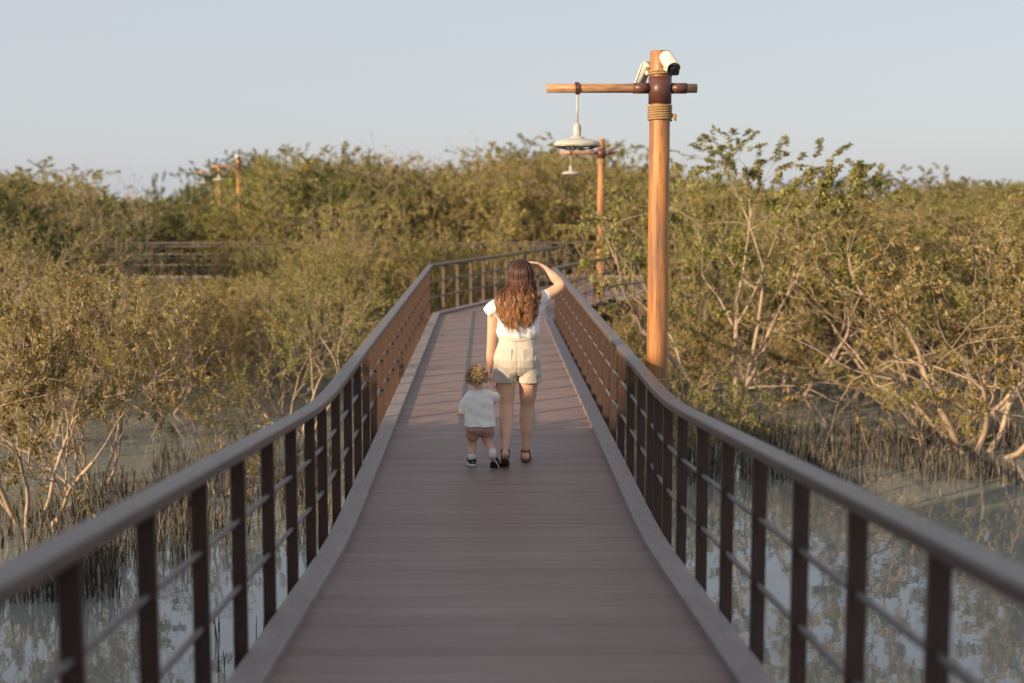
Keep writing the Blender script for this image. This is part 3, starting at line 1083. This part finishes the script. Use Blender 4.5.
# far belt of mangroves: reads as one mass
vv = []; ff = []; off = 0
frng = np.random.RandomState(5)
srcs = [PROTO["bushy"][0]["leaf"], PROTO["bushy"][1]["leaf"], PROTO["dark"][0]["leaf"]]
for i in range(130):
    d = frng.uniform(60, 120)
    px = frng.uniform(-60, 1085)
    tz = topz(max(skyline(px - 30), skyline(px), skyline(px + 30)) + frng.uniform(0, 12) + 7, d)
    tz = max(tz, 1.6)
    v, f = srcs[frng.randint(3)]
    q = v.reshape(-1, 4, 3)
    pick = frng.rand(len(q)) < 0.20
    q = q[pick]
    c = q.mean(1, keepdims=True)
    q = c + (q - c) * 2.1
    a = frng.uniform(0, 6.28); s = (tz - ZW) / 4.0
    ca, sa = math.cos(a), math.sin(a)
    rot = np.array([[ca, -sa, 0], [sa, ca, 0], [0, 0, 1]])
    q = (q.reshape(-1, 3) @ rot.T) * s * np.array([1.25, 1.25, 1.0]) + np.array([at(px, d), d, ZW])
    vv.append(q); ff.append(np.arange(len(q)).reshape(-1, 4) + off); off += len(q)
wood = link("mangrove_belt", np_mesh("mangrove_belt", np.concatenate(vv), np.concatenate(ff), M["leaf"]))
tag(wood, "far belt of olive green mangroves along the skyline", "mangroves", None, "stuff")

# breathing roots standing in the water
rv = []; rf = []; ro = 0
prs = np.random.RandomState(9)
def add_root(x, y, h, r):
    global ro
    lx, ly = prs.normal(0, 0.06 * h / 0.3, 2)
    th = np.arange(4) * math.pi / 2 + prs.uniform(0, 1.5)
    v = []
    for (zz, rr, t) in ((-0.15, r, 0), (h * 0.55, r * 0.85, 0.5), (h, r * 0.35, 1.0)):
        for a in th:
            v.append((x + lx * t + rr * math.cos(a), y + ly * t + rr * math.sin(a), ZW + zz))
    rv.append(np.array(v))
    f = []
    for k in range(2):
        for j in range(4):
            j2 = (j + 1) % 4
            f.append((ro + k * 4 + j, ro + k * 4 + j2, ro + k * 4 + 4 + j2, ro + k * 4 + 4 + j))
    f.append((ro + 8, ro + 9, ro + 10, ro + 11))
    rf.extend(f); ro += 12
def root_patch(px0, px1, d0, d1, n, hmin, hmax):
    for _ in range(n):
        px = prs.uniform(px0, px1); d = prs.uniform(d0, d1)
        x = at(px, d)
        if abs(x) < 1.3 and d < 27: continue
        if noise.noise(Vector((x * 0.8, d * 0.8, 3.3))) < -0.22: continue
        add_root(x, d, prs.uniform(hmin, hmax), prs.uniform(0.005, 0.011))
root_patch(680, 1040, 17.4, 21.6, 2100, 0.08, 0.40)
root_patch(690, 1040, 22.0, 26.0, 160, 0.12, 0.35)
root_patch(-10, 190, 13.6, 17.5, 800, 0.10, 0.36)
root_patch(150, 330, 14.5, 20.0, 700, 0.10, 0.34)
root_patch(195, 330, 9.5, 13.0, 60, 0.12, 0.34)
root_patch(-10, 110, 12.4, 14.2, 420, 0.12, 0.40)
roots = link("breathing_roots", np_mesh("breathing_roots", np.concatenate(rv), np.array(rf), M["root"]))
tag(roots, "thin upright mangrove breathing roots standing in the shallow water", "roots", None, "stuff")

# ------------------------------------------------------------------ people
def limb(m, pts, rads, sides=16):
    """tapered closed limb with rounded ends"""
    m.tube(pts, rads, sides)
    m.ball(pts[0], rads[0] if not isinstance(rads[0], tuple) else min(rads[0]), 14, 8)
    m.ball(pts[-1], rads[-1] if not isinstance(rads[-1], tuple) else min(rads[-1]), 14, 8)
def smooth_path(ctrl, n):
    """Catmull-Rom through (point, radius) controls"""
    P = [Vector(c[0]) for c in ctrl]; Rr = [c[1] for c in ctrl]
    out = []; ro_ = []
    for i in range(len(P) - 1):
        p0 = P[max(i - 1, 0)]; p1 = P[i]; p2 = P[i + 1]; p3 = P[min(i + 2, len(P) - 1)]
        for k in range(n):
            t = k / n
            q = 0.5 * ((2 * p1) + (p2 - p0) * t + (2 * p0 - 5 * p1 + 4 * p2 - p3) * t * t + (3 * p1 - p0 - 3 * p2 + p3) * t ** 3)
            out.append(q); ro_.append(Rr[i] + (Rr[i + 1] - Rr[i]) * (t * t * (3 - 2 * t)))
    out.append(P[-1]); ro_.append(Rr[-1])
    return out, ro_
def rlimb(m, ctrl, n=5):
    p, r = smooth_path(ctrl, n); limb(m, p, r)
def rings(m, rows, sides=28):
    """stack of horizontal ellipses: (x, y, z, half width, half depth)"""
    vs = []; k = sides
    for (x, y, z, a, b) in rows:
        for j in range(k):
            th = 2 * math.pi * j / k
            c, s_ = math.cos(th), math.sin(th)
            e = 0.85
            vs.append((x + a * math.copysign(abs(c) ** e, c), y + b * math.copysign(abs(s_) ** e, s_), z))
    fs = []
    n = len(rows)
    for i in range(n - 1):
        for j in range(k):
            j2 = (j + 1) % k
            fs.append((i * k + j, i * k + j2, (i + 1) * k + j2, (i + 1) * k + j))
    fs.append(tuple(reversed(range(k)))); fs.append(tuple(range((n - 1) * k, n * k)))
    m.add(vs, fs, True)
def hand(m, wrist, direction, palm_n, scale=1.0, curl=0.5, thumb_side=1):
    """palm and five curled fingers; direction = wrist to knuckles, palm_n = palm normal"""
    d = Vector(direction).normalized(); n = Vector(palm_n); n = (n - d * n.dot(d)).normalized()
    sd = d.cross(n) * thumb_side
    w_ = Vector(wrist)
    s = scale
    for k in range(4):
        a = w_ + sd * (0.026 - 0.0175 * k) * s
        b = w_ + d * 0.085 * s + sd * (0.030 - 0.0205 * k) * s
        limb(m, [a, (a + b) / 2, b], [0.014 * s, 0.0145 * s, 0.0115 * s], 10)
    lens = (0.070, 0.080, 0.074, 0.058)
    for k in range(4):
        b = w_ + d * 0.085 * s + sd * (0.030 - 0.0205 * k) * s
        L = lens[k] * s
        p = [b]; dd = d.copy()
        for j in range(3):
            ang = curl * (0.5 + 0.4 * j)
            dd = (dd * math.cos(ang) + n * math.sin(ang)).normalized()
            p.append(p[-1] + dd * L / 3)
        limb(m, p, [0.0092 * s, 0.0086 * s, 0.0078 * s, 0.0064 * s], 10)
    b = w_ + d * 0.02 * s + sd * 0.026 * s
    e1 = b + (d * 0.5 + sd * 0.75 + n * 0.25).normalized() * 0.042 * s
    e2 = e1 + (d * 0.85 + sd * 0.1 + n * 0.5).normalized() * 0.03 * s
    limb(m, [b, e1, e2], [0.013 * s, 0.0105 * s, 0.0078 * s], 10)

def locks(name, mat, parent, curves, sides=6):
    """hair: one mesh of tapered locks; 'along' runs root (0) to tip (1)"""
    m = MB(); along = []
    for (pts, rads, a0, a1) in curves:
        m.tube(pts, rads, sides)
        n = len(pts)
        for i in range(n):
            along += [a0 + (a1 - a0) * i / (n - 1)] * sides
    o = m.build(name, mat, parent, recalc=True)
    at_ = o.data.attributes.new("along", "FLOAT", "POINT")
    at_.data.foreach_set("value", along)
    return o

# ---- the woman, walking away, left hand down to the child, right hand up at her brow
WS = 0.0082
def wx(px): return (px - 517) * WS
woman = thing("person", "long haired woman in white blouse and beige shorts with one hand at her brow",
              "person", (CAMX + (517 - 488.5) * WS, 11.7, 0.0))
H = dict(hip_l=(-0.088, 0.0, 0.86), hip_r=(0.098, 0.0, 0.86))
b = MB()
rings(b, [(-0.002, 0, 0.775, 0.10, 0.085), (-0.002, 0, 0.80, 0.170, 0.115), (0, -0.008, 0.87, 0.182, 0.122), (0.004, -0.004, 0.95, 0.165, 0.112), (0.01, 0, 1.03, 0.138, 0.094),
          (0.012, 0.0, 1.10, 0.130, 0.090), (0.015, 0.0, 1.18, 0.142, 0.098), (0.018, 0, 1.26, 0.158, 0.100), (0.022, -0.002, 1.32, 0.168, 0.088),
          (0.026, -0.004, 1.37, 0.135, 0.068), (0.03, 0, 1.40, 0.07, 0.055)])
rlimb(b, [((0.028, 0.0, 1.36), 0.058), ((0.031, 0.006, 1.42), 0.05), ((0.033, 0.02, 1.48), 0.05)], 4)
hc = Vector((0.036, 0.03, 1.545))
b.ball(hc + Vector((0, -0.012, 0.022)), (0.074, 0.09, 0.092), 20, 14)
b.ball(hc + Vector((0, 0.03, -0.03)), (0.058, 0.068, 0.078), 20, 14)
limb(b, [hc + Vector((0, 0.088, 0.015)), hc + Vector((0, 0.115, -0.02))], [0.009, 0.013], 10)          # nose
limb(b, [hc + Vector((-0.02, 0.09, -0.06)), hc + Vector((0.02, 0.09, -0.06))], [0.009, 0.009], 8)      # mouth
for s_ in (-1, 1):
    b.ball(hc + Vector((s_ * 0.077, -0.005, -0.01)), (0.012, 0.022, 0.032), 12, 8)
# left arm hanging to the child's hand
rlimb(b, [((-0.150, 0, 1.315), 0.056), ((-0.190, -0.005, 1.24), 0.050), ((-0.203, -0.01, 1.10), 0.043), ((-0.213, -0.008, 0.985), 0.036), ((-0.219, 0.005, 0.90), 0.036),
          ((-0.226, 0.015, 0.80), 0.027), ((-0.229, 0.018, 0.755), 0.023)], 5)
hand(b, (-0.229, 0.018, 0.755), (-0.02, -0.04, -1), (1, 0, 0), 1.0, 0.75, 1)
# right arm: upper arm forward and out, forearm back to the brow
rlimb(b, [((0.175, 0, 1.35), 0.056), ((0.240, 0.022, 1.385), 0.053), ((0.305, 0.045, 1.42), 0.049), ((0.368, 0.070, 1.468), 0.041), ((0.318, 0.088, 1.528), 0.042),
          ((0.248, 0.112, 1.588), 0.034), ((0.178, 0.135, 1.638), 0.025)], 5)
hand(b, (0.178, 0.135, 1.638), (-0.95, 0.15, 0.10), (0, -0.35, -1), 1.0, 0.18, -1)
# legs
rlimb(b, [((-0.092, 0.0, 0.84), 0.090), ((-0.094, 0.0, 0.70), 0.086), ((-0.092, -0.015, 0.58), 0.074), ((-0.088, -0.050, 0.47), 0.059), ((-0.087, -0.110, 0.390), 0.060),
          ((-0.090, -0.17, 0.30), 0.055), ((-0.096, -0.235, 0.21), 0.036), ((-0.101, -0.270, 0.135), 0.029)], 5)
rlimb(b, [((0.096, 0.0, 0.84), 0.090), ((0.098, 0.02, 0.70), 0.086), ((0.094, 0.045, 0.58), 0.074), ((0.086, 0.06, 0.46), 0.059), ((0.082, 0.05, 0.375), 0.061),
          ((0.080, 0.035, 0.28), 0.055), ((0.076, 0.02, 0.17), 0.035), ((0.073, 0.01, 0.085), 0.029)], 5)
# feet: the left one trails, its heel raised; the right one is flat
rlimb(b, [((-0.100, -0.300, 0.125), 0.032), ((-0.103, -0.270, 0.095), 0.034), ((-0.106, -0.205, 0.052), 0.033), ((-0.108, -0.145, 0.032), 0.024), ((-0.108, -0.110, 0.028), 0.015)], 4)
rlimb(b, [((0.073, -0.022, 0.046), 0.033), ((0.074, 0.03, 0.056), 0.034), ((0.080, 0.11, 0.044), 0.032), ((0.086, 0.165, 0.036), 0.024), ((0.088, 0.20, 0.032), 0.015)], 4)
fused(b, "body", M["skin_w"], woman, 0.0075, 5)
# eyes
e = MB()
for s_ in (-1, 1):
    e.ball(hc + Vector((s_ * 0.031, 0.078, 0.012)), 0.012, 12, 8)
e.build("eyes", M["eye"], woman)
# blouse: loose, cap sleeves, tucked in
def blouse_fold(co):
    a = math.exp(-((co.z - 1.08) / 0.05) ** 2)
    return 0.006 * a * math.sin(co.x * 75 + co.z * 30) + 0.0035 * math.sin(co.x * 44 + 1.5 * math.sin(co.z * 13))
b = MB()
rings(b, [(0.008, 0, 1.035, 0.150, 0.106), (0.008, 0, 1.06, 0.172, 0.124), (0.010, 0, 1.10, 0.180, 0.134), (0.014, 0, 1.18, 0.176, 0.130), (0.018, -0.002, 1.26, 0.178, 0.122),
          (0.021, -0.004, 1.32, 0.186, 0.106), (0.026, -0.006, 1.365, 0.170, 0.086), (0.030, -0.004, 1.395, 0.125, 0.070), (0.031, 0.0, 1.415, 0.082, 0.062)])
b.tube([(-0.10, 0, 1.325), (-0.17, -0.002, 1.295), (-0.222, -0.004, 1.262), (-0.246, -0.004, 1.240)], [(0.066, 0.072), (0.066, 0.072), (0.060, 0.068), (0.056, 0.066)], 20, flat=(0.5, 0, 1))
rlimb(b, [((-0.13, -0.002, 1.24), 0.062), ((-0.165, -0.004, 1.235), 0.055)], 4)
b.tube([(0.11, 0, 1.33), (0.18, 0.012, 1.35), (0.235, 0.022, 1.378), (0.262, 0.030, 1.392)], [(0.066, 0.070), (0.067, 0.070), (0.060, 0.064), (0.057, 0.060)], 20, flat=(-0.3, 0, 1))
rlimb(b, [((0.13, 0.0, 1.25), 0.066), ((0.175, 0.008, 1.30), 0.062)], 4)
fused(b, "blouse", M["white_cloth"], woman, 0.0075, 4, 0.006, 14.0, (1.0, 1.0, 0.6), blouse_fold)
# shorts
def shorts_fold(co):
    seam = -0.004 * math.exp(-((co.x - 0.003) / 0.006) ** 2) if co.y < 0 else 0
    return seam + 0.0025 * math.sin(co.z * 60 + co.x * 40) * max(0, 1 - abs(co.z - 0.76) / 0.1)
b = MB()
rings(b, [(0.002, -0.004, 0.735, 0.10, 0.09), (0.002, -0.004, 0.765, 0.165, 0.118), (0.0, -0.008, 0.81, 0.194, 0.140), (0.0, -0.012, 0.87, 0.196, 0.148), (0.003, -0.008, 0.94, 0.180, 0.134), (0.007, -0.002, 1.00, 0.162, 0.118),
          (0.009, 0, 1.055, 0.150, 0.108)])
b.tube([(-0.097, -0.008, 0.83), (-0.099, -0.006, 0.75), (-0.101, -0.004, 0.685), (-0.101, -0.004, 0.672)], [(0.098, 0.115), (0.100, 0.110), (0.099, 0.104), (0.097, 0.102)], 24, flat=(1, 0, 0))
b.tube([(0.101, -0.006, 0.83), (0.104, 0.0, 0.75), (0.106, 0.012, 0.68), (0.106, 0.012, 0.667)], [(0.098, 0.115), (0.100, 0.110), (0.099, 0.104), (0.097, 0.102)], 24, flat=(1, 0, 0))
sh = fused(b, "shorts", M["beige_cloth"], woman, 0.0065, 3, 0.004, 17.0, (1, 1, 1), shorts_fold)
b = MB()
for (cx, cy, rz_) in ((-0.100, -0.004, 0), (0.106, 0.012, 0)):
    pts = []
    for i in range(25):
        a = 2 * math.pi * i / 24
        pts.append((cx + math.cos(a) * 0.100, cy + math.sin(a) * 0.104, 0.688))
    b.tube(pts, [(0.004, 0.014)] * 25, 8, flat=(0, 0, 1))
b = MB()
for i, (px_, z) in enumerate(((0, 1.0),)):
    pts = []
    for k in range(33):
        a = 2 * math.pi * k / 32
        pts.append((0.0085 + math.cos(a) * 0.157, -0.001 + math.sin(a) * 0.114, 1.035))
    b.tube(pts, [(0.018, 0.005)] * 33, 8, flat=(0, 0, 1))
b.build("waistband", M["beige_cloth"], sh)
for sx in (-1, 1):       # back pockets
    m = MB()
    vs = []
    for (u, v_) in ((-0.042, 0.05), (0.042, 0.05), (0.042, -0.03), (0.0, -0.052), (-0.042, -0.03)):
        x = sx * 0.088 + u
        z = 0.91 + v_
        yb = -0.012 - 0.152 * math.sqrt(max(0.0, 1 - (x / 0.205) ** 2)) + (0.012 if z > 0.93 else 0.0)
        vs.append((x, yb, z))
    k = len(vs)
    vs2 = [(x, y_ + 0.02, z) for x, y_, z in vs]
    m.add(vs + vs2, [tuple(range(k)), tuple(reversed(range(k, 2 * k)))] + [(i, (i + 1) % k, k + (i + 1) % k, k + i) for i in range(k)])
    m.build("pocket", M["beige_cloth"], sh, bevel=0.003)
# sandals
def sandal(pts, ankle, side):
    m = MB()
    m.tube(pts, [(0.026, 0.006), (0.032, 0.007), (0.042, 0.009), (0.040, 0.008), (0.022, 0.007)], 14, flat=(1, 0, 0))
    ac = Vector(ankle)
    ring = [(ac.x + 0.034 * math.cos(a), ac.y + 0.036 * math.sin(a), ac.z + 0.006 * math.sin(a)) for a in [2 * math.pi * i / 20 for i in range(21)]]
    m.tube(ring, [(0.006, 0.0025)] * 21, 6, flat=(0, 0, 1))
    f = Vector(pts[2])
    arc = [(f.x + 0.041 * math.cos(a), f.y + 0.02, f.z + 0.064 * math.sin(a)) for a in [math.pi * i / 12 for i in range(13)]]
    m.tube(arc, [(0.009, 0.004)] * 13, 6, flat=(0, 1, 0))
    h = Vector(pts[0])
    for s_ in (-1, 1):
        m.tube([(h.x + s_ * 0.03, h.y + 0.02, h.z), (ac.x + s_ * 0.034, ac.y + 0.01, ac.z)], 0.005, 6)
    m.build("sandal", M["leather"], woman)
sandal([(-0.100, -0.326, 0.088), (-0.102, -0.285, 0.052), (-0.106, -0.205, 0.012), (-0.108, -0.145, 0.010), (-0.108, -0.092, 0.012)], (-0.1, -0.275, 0.150), -1)
sandal([(0.073, -0.052, 0.010), (0.074, 0.0, 0.010), (0.080, 0.09, 0.010), (0.086, 0.16, 0.010), (0.088, 0.215, 0.011)], (0.073, 0.006, 0.098), 1)
# long wavy hair
hr = random.Random(21)
curves = []
crown = hc + Vector((0.004, -0.015, 0.112))
clumps = []
for k in range(46):
    u = -1 + 2 * (k + hr.uniform(0.1, 0.9)) / 46
    clumps.append((u, hr.uniform(0.08, 0.135), hr.uniform(0, 6.28), hr.uniform(0.006, 0.015), hr.random(), hr.random() ** 1.6 * 0.16, hr.uniform(-0.015, 0.015)))
for k in range(900):
    c = clumps[hr.randrange(len(clumps))]
    u = max(-1, min(1, c[0] + hr.gauss(0, 0.035)))   # left to right over the back
    layer = 0.65 * c[4] + 0.35 * hr.random()
    th = (c[0] + hr.gauss(0, 0.10)) * R(112)          # angle about the head, 0 = straight back
    dirx, diry = math.sin(th), -math.cos(th)
    lo = 0.005 + 0.024 * layer
    pts = []
    rx, ry, rz_ = 0.077 + lo, 0.094 + lo, 0.098 + lo
    hcc = hc + Vector((0, -0.010, 0.02))
    for i in range(7):                            # over the skull
        ph = R(6 + (96 + 10 * hr.random()) * i / 6)
        pts.append(hcc + Vector((rx * math.sin(ph) * dirx, ry * math.sin(ph) * diry, rz_ * math.cos(ph))))
    end_x = 0.004 + u * 0.142 + c[6] + hr.gauss(0, 0.011)
    mid_x = 0.006 + u * 0.176 + c[6] + hr.gauss(0, 0.006)
    end_z = 1.095 + 0.10 * max(0, abs(u + 0.1) - 0.45) + c[5] * (1.0 if u > 0 else 0.6) + hr.uniform(0, 0.07)
    pj = hr.gauss(0, 0.45)
    last = pts[-1]
    back = -0.112 - 0.050 * layer - 0.02 * (1 - abs(u))
    nn = 13
    for i in range(1, nn + 1):
        t = i / nn
        z = last.z + (end_z - last.z) * t
        tt = min(1, t * 1.7)
        ease = tt * tt * (3 - 2 * tt)
        bx = mid_x + (end_x - mid_x) * max(0, (t - 0.5) * 2) ** 1.5
        xx = last.x + (bx - last.x) * ease
        yb = last.y + (back * (1 - 0.35 * u * u) - last.y) * ease
        s_ = c[3] * min(1, t * 3)
        pts.append(Vector((xx + s_ * math.sin(c[2] + pj + z / c[1] * 6.28), yb + s_ * 0.8 * math.cos(c[2] + pj + z / c[1] * 6.28), z)))
    n = len(pts)
    r0 = hr.uniform(0.0022, 0.0042)
    rads = [r0 * (1 if i < n * 0.7 else (1 - (i - n * 0.7) / (n * 0.3)) * 0.85 + 0.15) for i in range(n)]
    jit = (c[4] - 0.5) * 0.25 + hr.uniform(-0.08, 0.08)
    curves.append((pts, rads, -0.10 + jit, 1.05 + jit))
for k in range(170):
    src = curves[hr.randrange(len(curves))][0]
    o_ = Vector((hr.gauss(0, 0.012), hr.gauss(0, 0.008), 0))
    n = len(src)
    pts = [Vector(src[i]) + o_ * (i / n) * 1.6 + Vector((0.006 * math.sin(i * 0.9 + k), 0, 0)) * (i / n) for i in range(n)]
    curves.append((pts, [0.0012] * n, 0.0, 1.1))
hw = locks("hair", M["hair_w"], woman, curves, 5)
sc_ = MB(); sc_.ball(hc + Vector((0, -0.014, 0.026)), (0.081, 0.098, 0.098), 24, 16)
cap_o = sc_.build("scalp", M["hair_w"], hw)

# ---- the child
CS = 0.00807
child = thing("person", "toddler with blond curls in white shirt and dusty pink shorts, holding the woman's hand",
              "person", (CAMX + (479 - 488.5) * CS, 11.48, 0.0))
b = MB()
rings(b, [(0, 0, 0.275, 0.05, 0.05), (0, 0, 0.31, 0.090, 0.080), (0, 0.0, 0.37, 0.098, 0.082), (0, 0, 0.45, 0.094, 0.078), (0, 0, 0.53, 0.096, 0.074), (0, 0, 0.59, 0.090, 0.062), (0, 0, 0.63, 0.045, 0.042)])
rlimb(b, [((0, 0, 0.60), 0.036), ((-0.004, 0.004, 0.66), 0.036)], 3)
cc = Vector((-0.018, 0.006, 0.735))
b.ball(cc + Vector((0, -0.008, 0.015)), (0.068, 0.078, 0.076), 20, 14)
b.ball(cc + Vector((-0.012, 0.022, -0.022)), (0.056, 0.058, 0.055), 20, 14)
fd = Vector((-0.45, 0.9, 0)).normalized()
limb(b, [cc + fd * 0.076, cc + fd * 0.086 + Vector((0, 0, -0.016))], [0.006, 0.009], 8)
limb(b, [cc + fd * 0.072 + Vector((-0.012, -0.006, -0.042)), cc + fd * 0.072 + Vector((0.012, 0.006, -0.042))], [0.006, 0.006], 8)
b.ball(cc + Vector((-0.067, -0.02, -0.012)), (0.010, 0.017, 0.022), 10, 8)
b.ball(cc + Vector((0.066, 0.01, -0.012)), (0.010, 0.017, 0.022), 10, 8)
rlimb(b, [((-0.082, 0, 0.575), 0.036), ((-0.112, 0.0, 0.51), 0.032), ((-0.125, 0.01, 0.46), 0.028), ((-0.145, 0.045, 0.44), 0.024), ((-0.158, 0.075, 0.432), 0.018)], 4)
hand(b, (-0.158, 0.075, 0.432), (-0.3, 0.9, 0.05), (0.3, 0.2, -1), 0.52, 0.7, 1)
rlimb(b, [((0.080, 0, 0.575), 0.036), ((0.104, 0.025, 0.575), 0.031), ((0.112, 0.075, 0.60), 0.026), ((0.100, 0.145, 0.64), 0.021), ((0.090, 0.20, 0.668), 0.017)], 4)
hand(b, (0.090, 0.20, 0.668), (-0.2, 0.5, 0.7), (-0.8, 0, 0.3), 0.52, 0.8, -1)
rlimb(b, [((-0.052, 0.0, 0.32), 0.056), ((-0.060, 0.03, 0.24), 0.047), ((-0.060, 0.045, 0.175), 0.037), ((-0.060, 0.035, 0.12), 0.034), ((-0.060, 0.03, 0.06), 0.025)], 4)
rlimb(b, [((0.045, 0.0, 0.32), 0.056), ((0.058, 0.02, 0.25), 0.047), ((0.074, 0.025, 0.195), 0.038), ((0.098, -0.025, 0.155), 0.034), ((0.112, -0.085, 0.115), 0.025)], 4)
limb(b, [(-0.060, 0.028, 0.045), (-0.063, 0.098, 0.03)], [0.022, 0.02], 10)
limb(b, [(0.112, -0.09, 0.10), (0.118, -0.05, 0.055)], [0.022, 0.02], 10)
fused(b, "body", M["skin_c"], child, 0.0055, 4)
e = MB()
sd = Vector((fd.y, -fd.x, 0))
for s_ in (-1, 1):
    e.ball(cc + fd * 0.066 + sd * 0.026 * s_ + Vector((0, 0, 0.004)), 0.0095, 10, 8)
e.build("eyes", M["eye"], child)
def shirt_fold(co):
    return 0.0035 * math.sin(co.x * 58 + 1.5 * math.sin(co.z * 17)) + 0.002 * math.sin(co.z * 70 + co.x * 25)
b = MB()
rings(b, [(0.004, -0.004, 0.345, 0.130, 0.116), (0.004, 0, 0.40, 0.124, 0.104), (0.002, 0, 0.47, 0.116, 0.094), (0, 0, 0.54, 0.112, 0.084), (0, 0, 0.595, 0.100, 0.068), (0, 0, 0.625, 0.060, 0.050), (0, 0, 0.64, 0.046, 0.044)])
rlimb(b, [((-0.07, 0, 0.59), 0.046), ((-0.108, 0, 0.53), 0.050), ((-0.126, 0.004, 0.475), 0.047)], 4)
rlimb(b, [((0.07, 0, 0.59), 0.046), ((0.108, 0.015, 0.575), 0.047), ((0.125, 0.055, 0.565), 0.044), ((0.128, 0.075, 0.55), 0.044)], 4)
fused(b, "shirt", M["cream_cloth"], child, 0.0055, 3, 0.003, 20.0, (1, 1, 0.7), shirt_fold)
b = MB()
rings(b, [(0, -0.004, 0.272, 0.075, 0.06), (0, -0.004, 0.295, 0.108, 0.088), (0, -0.006, 0.32, 0.116, 0.102), (0, -0.004, 0.37, 0.110, 0.098), (0, 0, 0.42, 0.098, 0.086)])
rlimb(b, [((-0.052, 0, 0.30), 0.066), ((-0.056, 0.003, 0.272), 0.060)], 3)
rlimb(b, [((0.050, 0.006, 0.30), 0.066), ((0.062, 0.022, 0.276), 0.060)], 3)
fused(b, "shorts", M["pink_cloth"], child, 0.0055, 3, 0.007, 26.0, (1.4, 1.4, 0.5))
for (ax, ay, az, up_) in ((-0.060, 0.03, 0.055, (0.0, 0.003, 0.05)), (0.112, -0.088, 0.112, (-0.008, 0.035, 0.035))):
    m = MB(); m.tube([(ax, ay, az - 0.02), (ax + up_[0] * 0.5, ay + up_[1] * 0.5, az + up_[2] * 0.5), (ax + up_[0], ay + up_[1], az + up_[2])], [0.030, 0.031, 0.032], 14)
    m.build("sock", M["sole"], child)
def sneaker(loc, rot):
    e_ = Euler(rot)
    r_ = e_.to_matrix()
    m = MB()
    rws = []
    prof = [(-0.048, 0.027, 0.020), (-0.035, 0.032, 0.030), (-0.005, 0.033, 0.030), (0.03, 0.036, 0.022), (0.06, 0.036, 0.017), (0.082, 0.026, 0.012)]
    m.tube([(0, y_, 0.026 + h_ * 0.45) for y_, w_, h_ in prof], [(w_, h_) for y_, w_, h_ in prof], 16, flat=(1, 0, 0))
    m.v = [tuple(r_ @ Vector(v) + Vector(loc)) for v in m.v]
    u = m.build("sneaker", M["navy"], child)
    m = MB()
    vs = []; K = 20
    for z in (0.0, 0.018):
        for i in range(K):
            a = 2 * math.pi * i / K
            yy_ = 0.017 + 0.073 * math.sin(a); ww = (0.036 if math.sin(a) > 0 else 0.032) * math.cos(a) * (1.0 + 0.1 * math.sin(a))
            vs.append(r_ @ Vector((ww * 1.06, yy_, z)) + Vector(loc))
    m.add(vs, [tuple(reversed(range(K))), tuple(range(K, 2 * K))] + [(i, (i + 1) % K, K + (i + 1) % K, K + i) for i in range(K)])
    m.build("sole", M["sole"], u)
    m = MB(); vs = []
    for z in (-0.005, 0.0005):
        for i in range(K):
            a = 2 * math.pi * i / K
            yy_ = 0.017 + 0.071 * math.sin(a); ww = (0.036 if math.sin(a) > 0 else 0.032) * math.cos(a)
            vs.append(r_ @ Vector((ww, yy_, z)) + Vector(loc))
    m.add(vs, [tuple(reversed(range(K))), tuple(range(K, 2 * K))] + [(i, (i + 1) % K, K + (i + 1) % K, K + i) for i in range(K)])
    m.build("outsole", M["navy"], u)
sneaker((-0.062, 0.050, 0.006), (0, 0, R(10)))
sneaker((0.118, -0.052, 0.024), (R(-52), 0, R(-16)))
cr = random.Random(8)
curves = []
for k in range(520):
    th = cr.uniform(-math.pi, math.pi)            # 0 = straight back
    if abs(th) > R(128): ph = R(cr.uniform(0, 52))
    else: ph = math.acos(cr.uniform(math.cos(R(118)), 1))
    n_ = Vector((math.sin(ph) * math.sin(th), -math.sin(ph) * math.cos(th), math.cos(ph)))
    c0 = cc + Vector((0, -0.008, 0.015)) + Vector((n_.x * 0.067, n_.y * 0.076, n_.z * 0.074))
    ax = n_.cross(Vector((cr.uniform(-1, 1), cr.uniform(-1, 1), cr.uniform(-1, 1)))).normalized()
    ax2 = n_.cross(ax)
    rr_ = cr.uniform(0.009, 0.017); ln = cr.uniform(0.008, 0.036); tw = cr.uniform(1.2, 2.2); p0 = cr.uniform(0, 6.28)
    drop = Vector((0, 0, -1)) * cr.uniform(0, 0.018)
    pts = []
    for i in range(11):
        t = i / 10
        a = p0 + tw * 6.28 * t
        pts.append(c0 + n_ * (ln * t) + drop * t * t + (ax * math.cos(a) + ax2 * math.sin(a)) * rr_ * min(1, 0.3 + t))
    r0 = cr.uniform(0.0022, 0.0046)
    curves.append((pts, [r0 * (1 - 0.5 * i / 10) for i in range(11)], 0.0, 1.0))
hcu = locks("hair", M["hair_c"], child, curves, 5)
sc_ = MB(); sc_.ball(cc + Vector((0.004, -0.016, 0.02)), (0.070, 0.074, 0.074), 20, 14)
sc_.build("scalp", M["hair_c"], hcu)
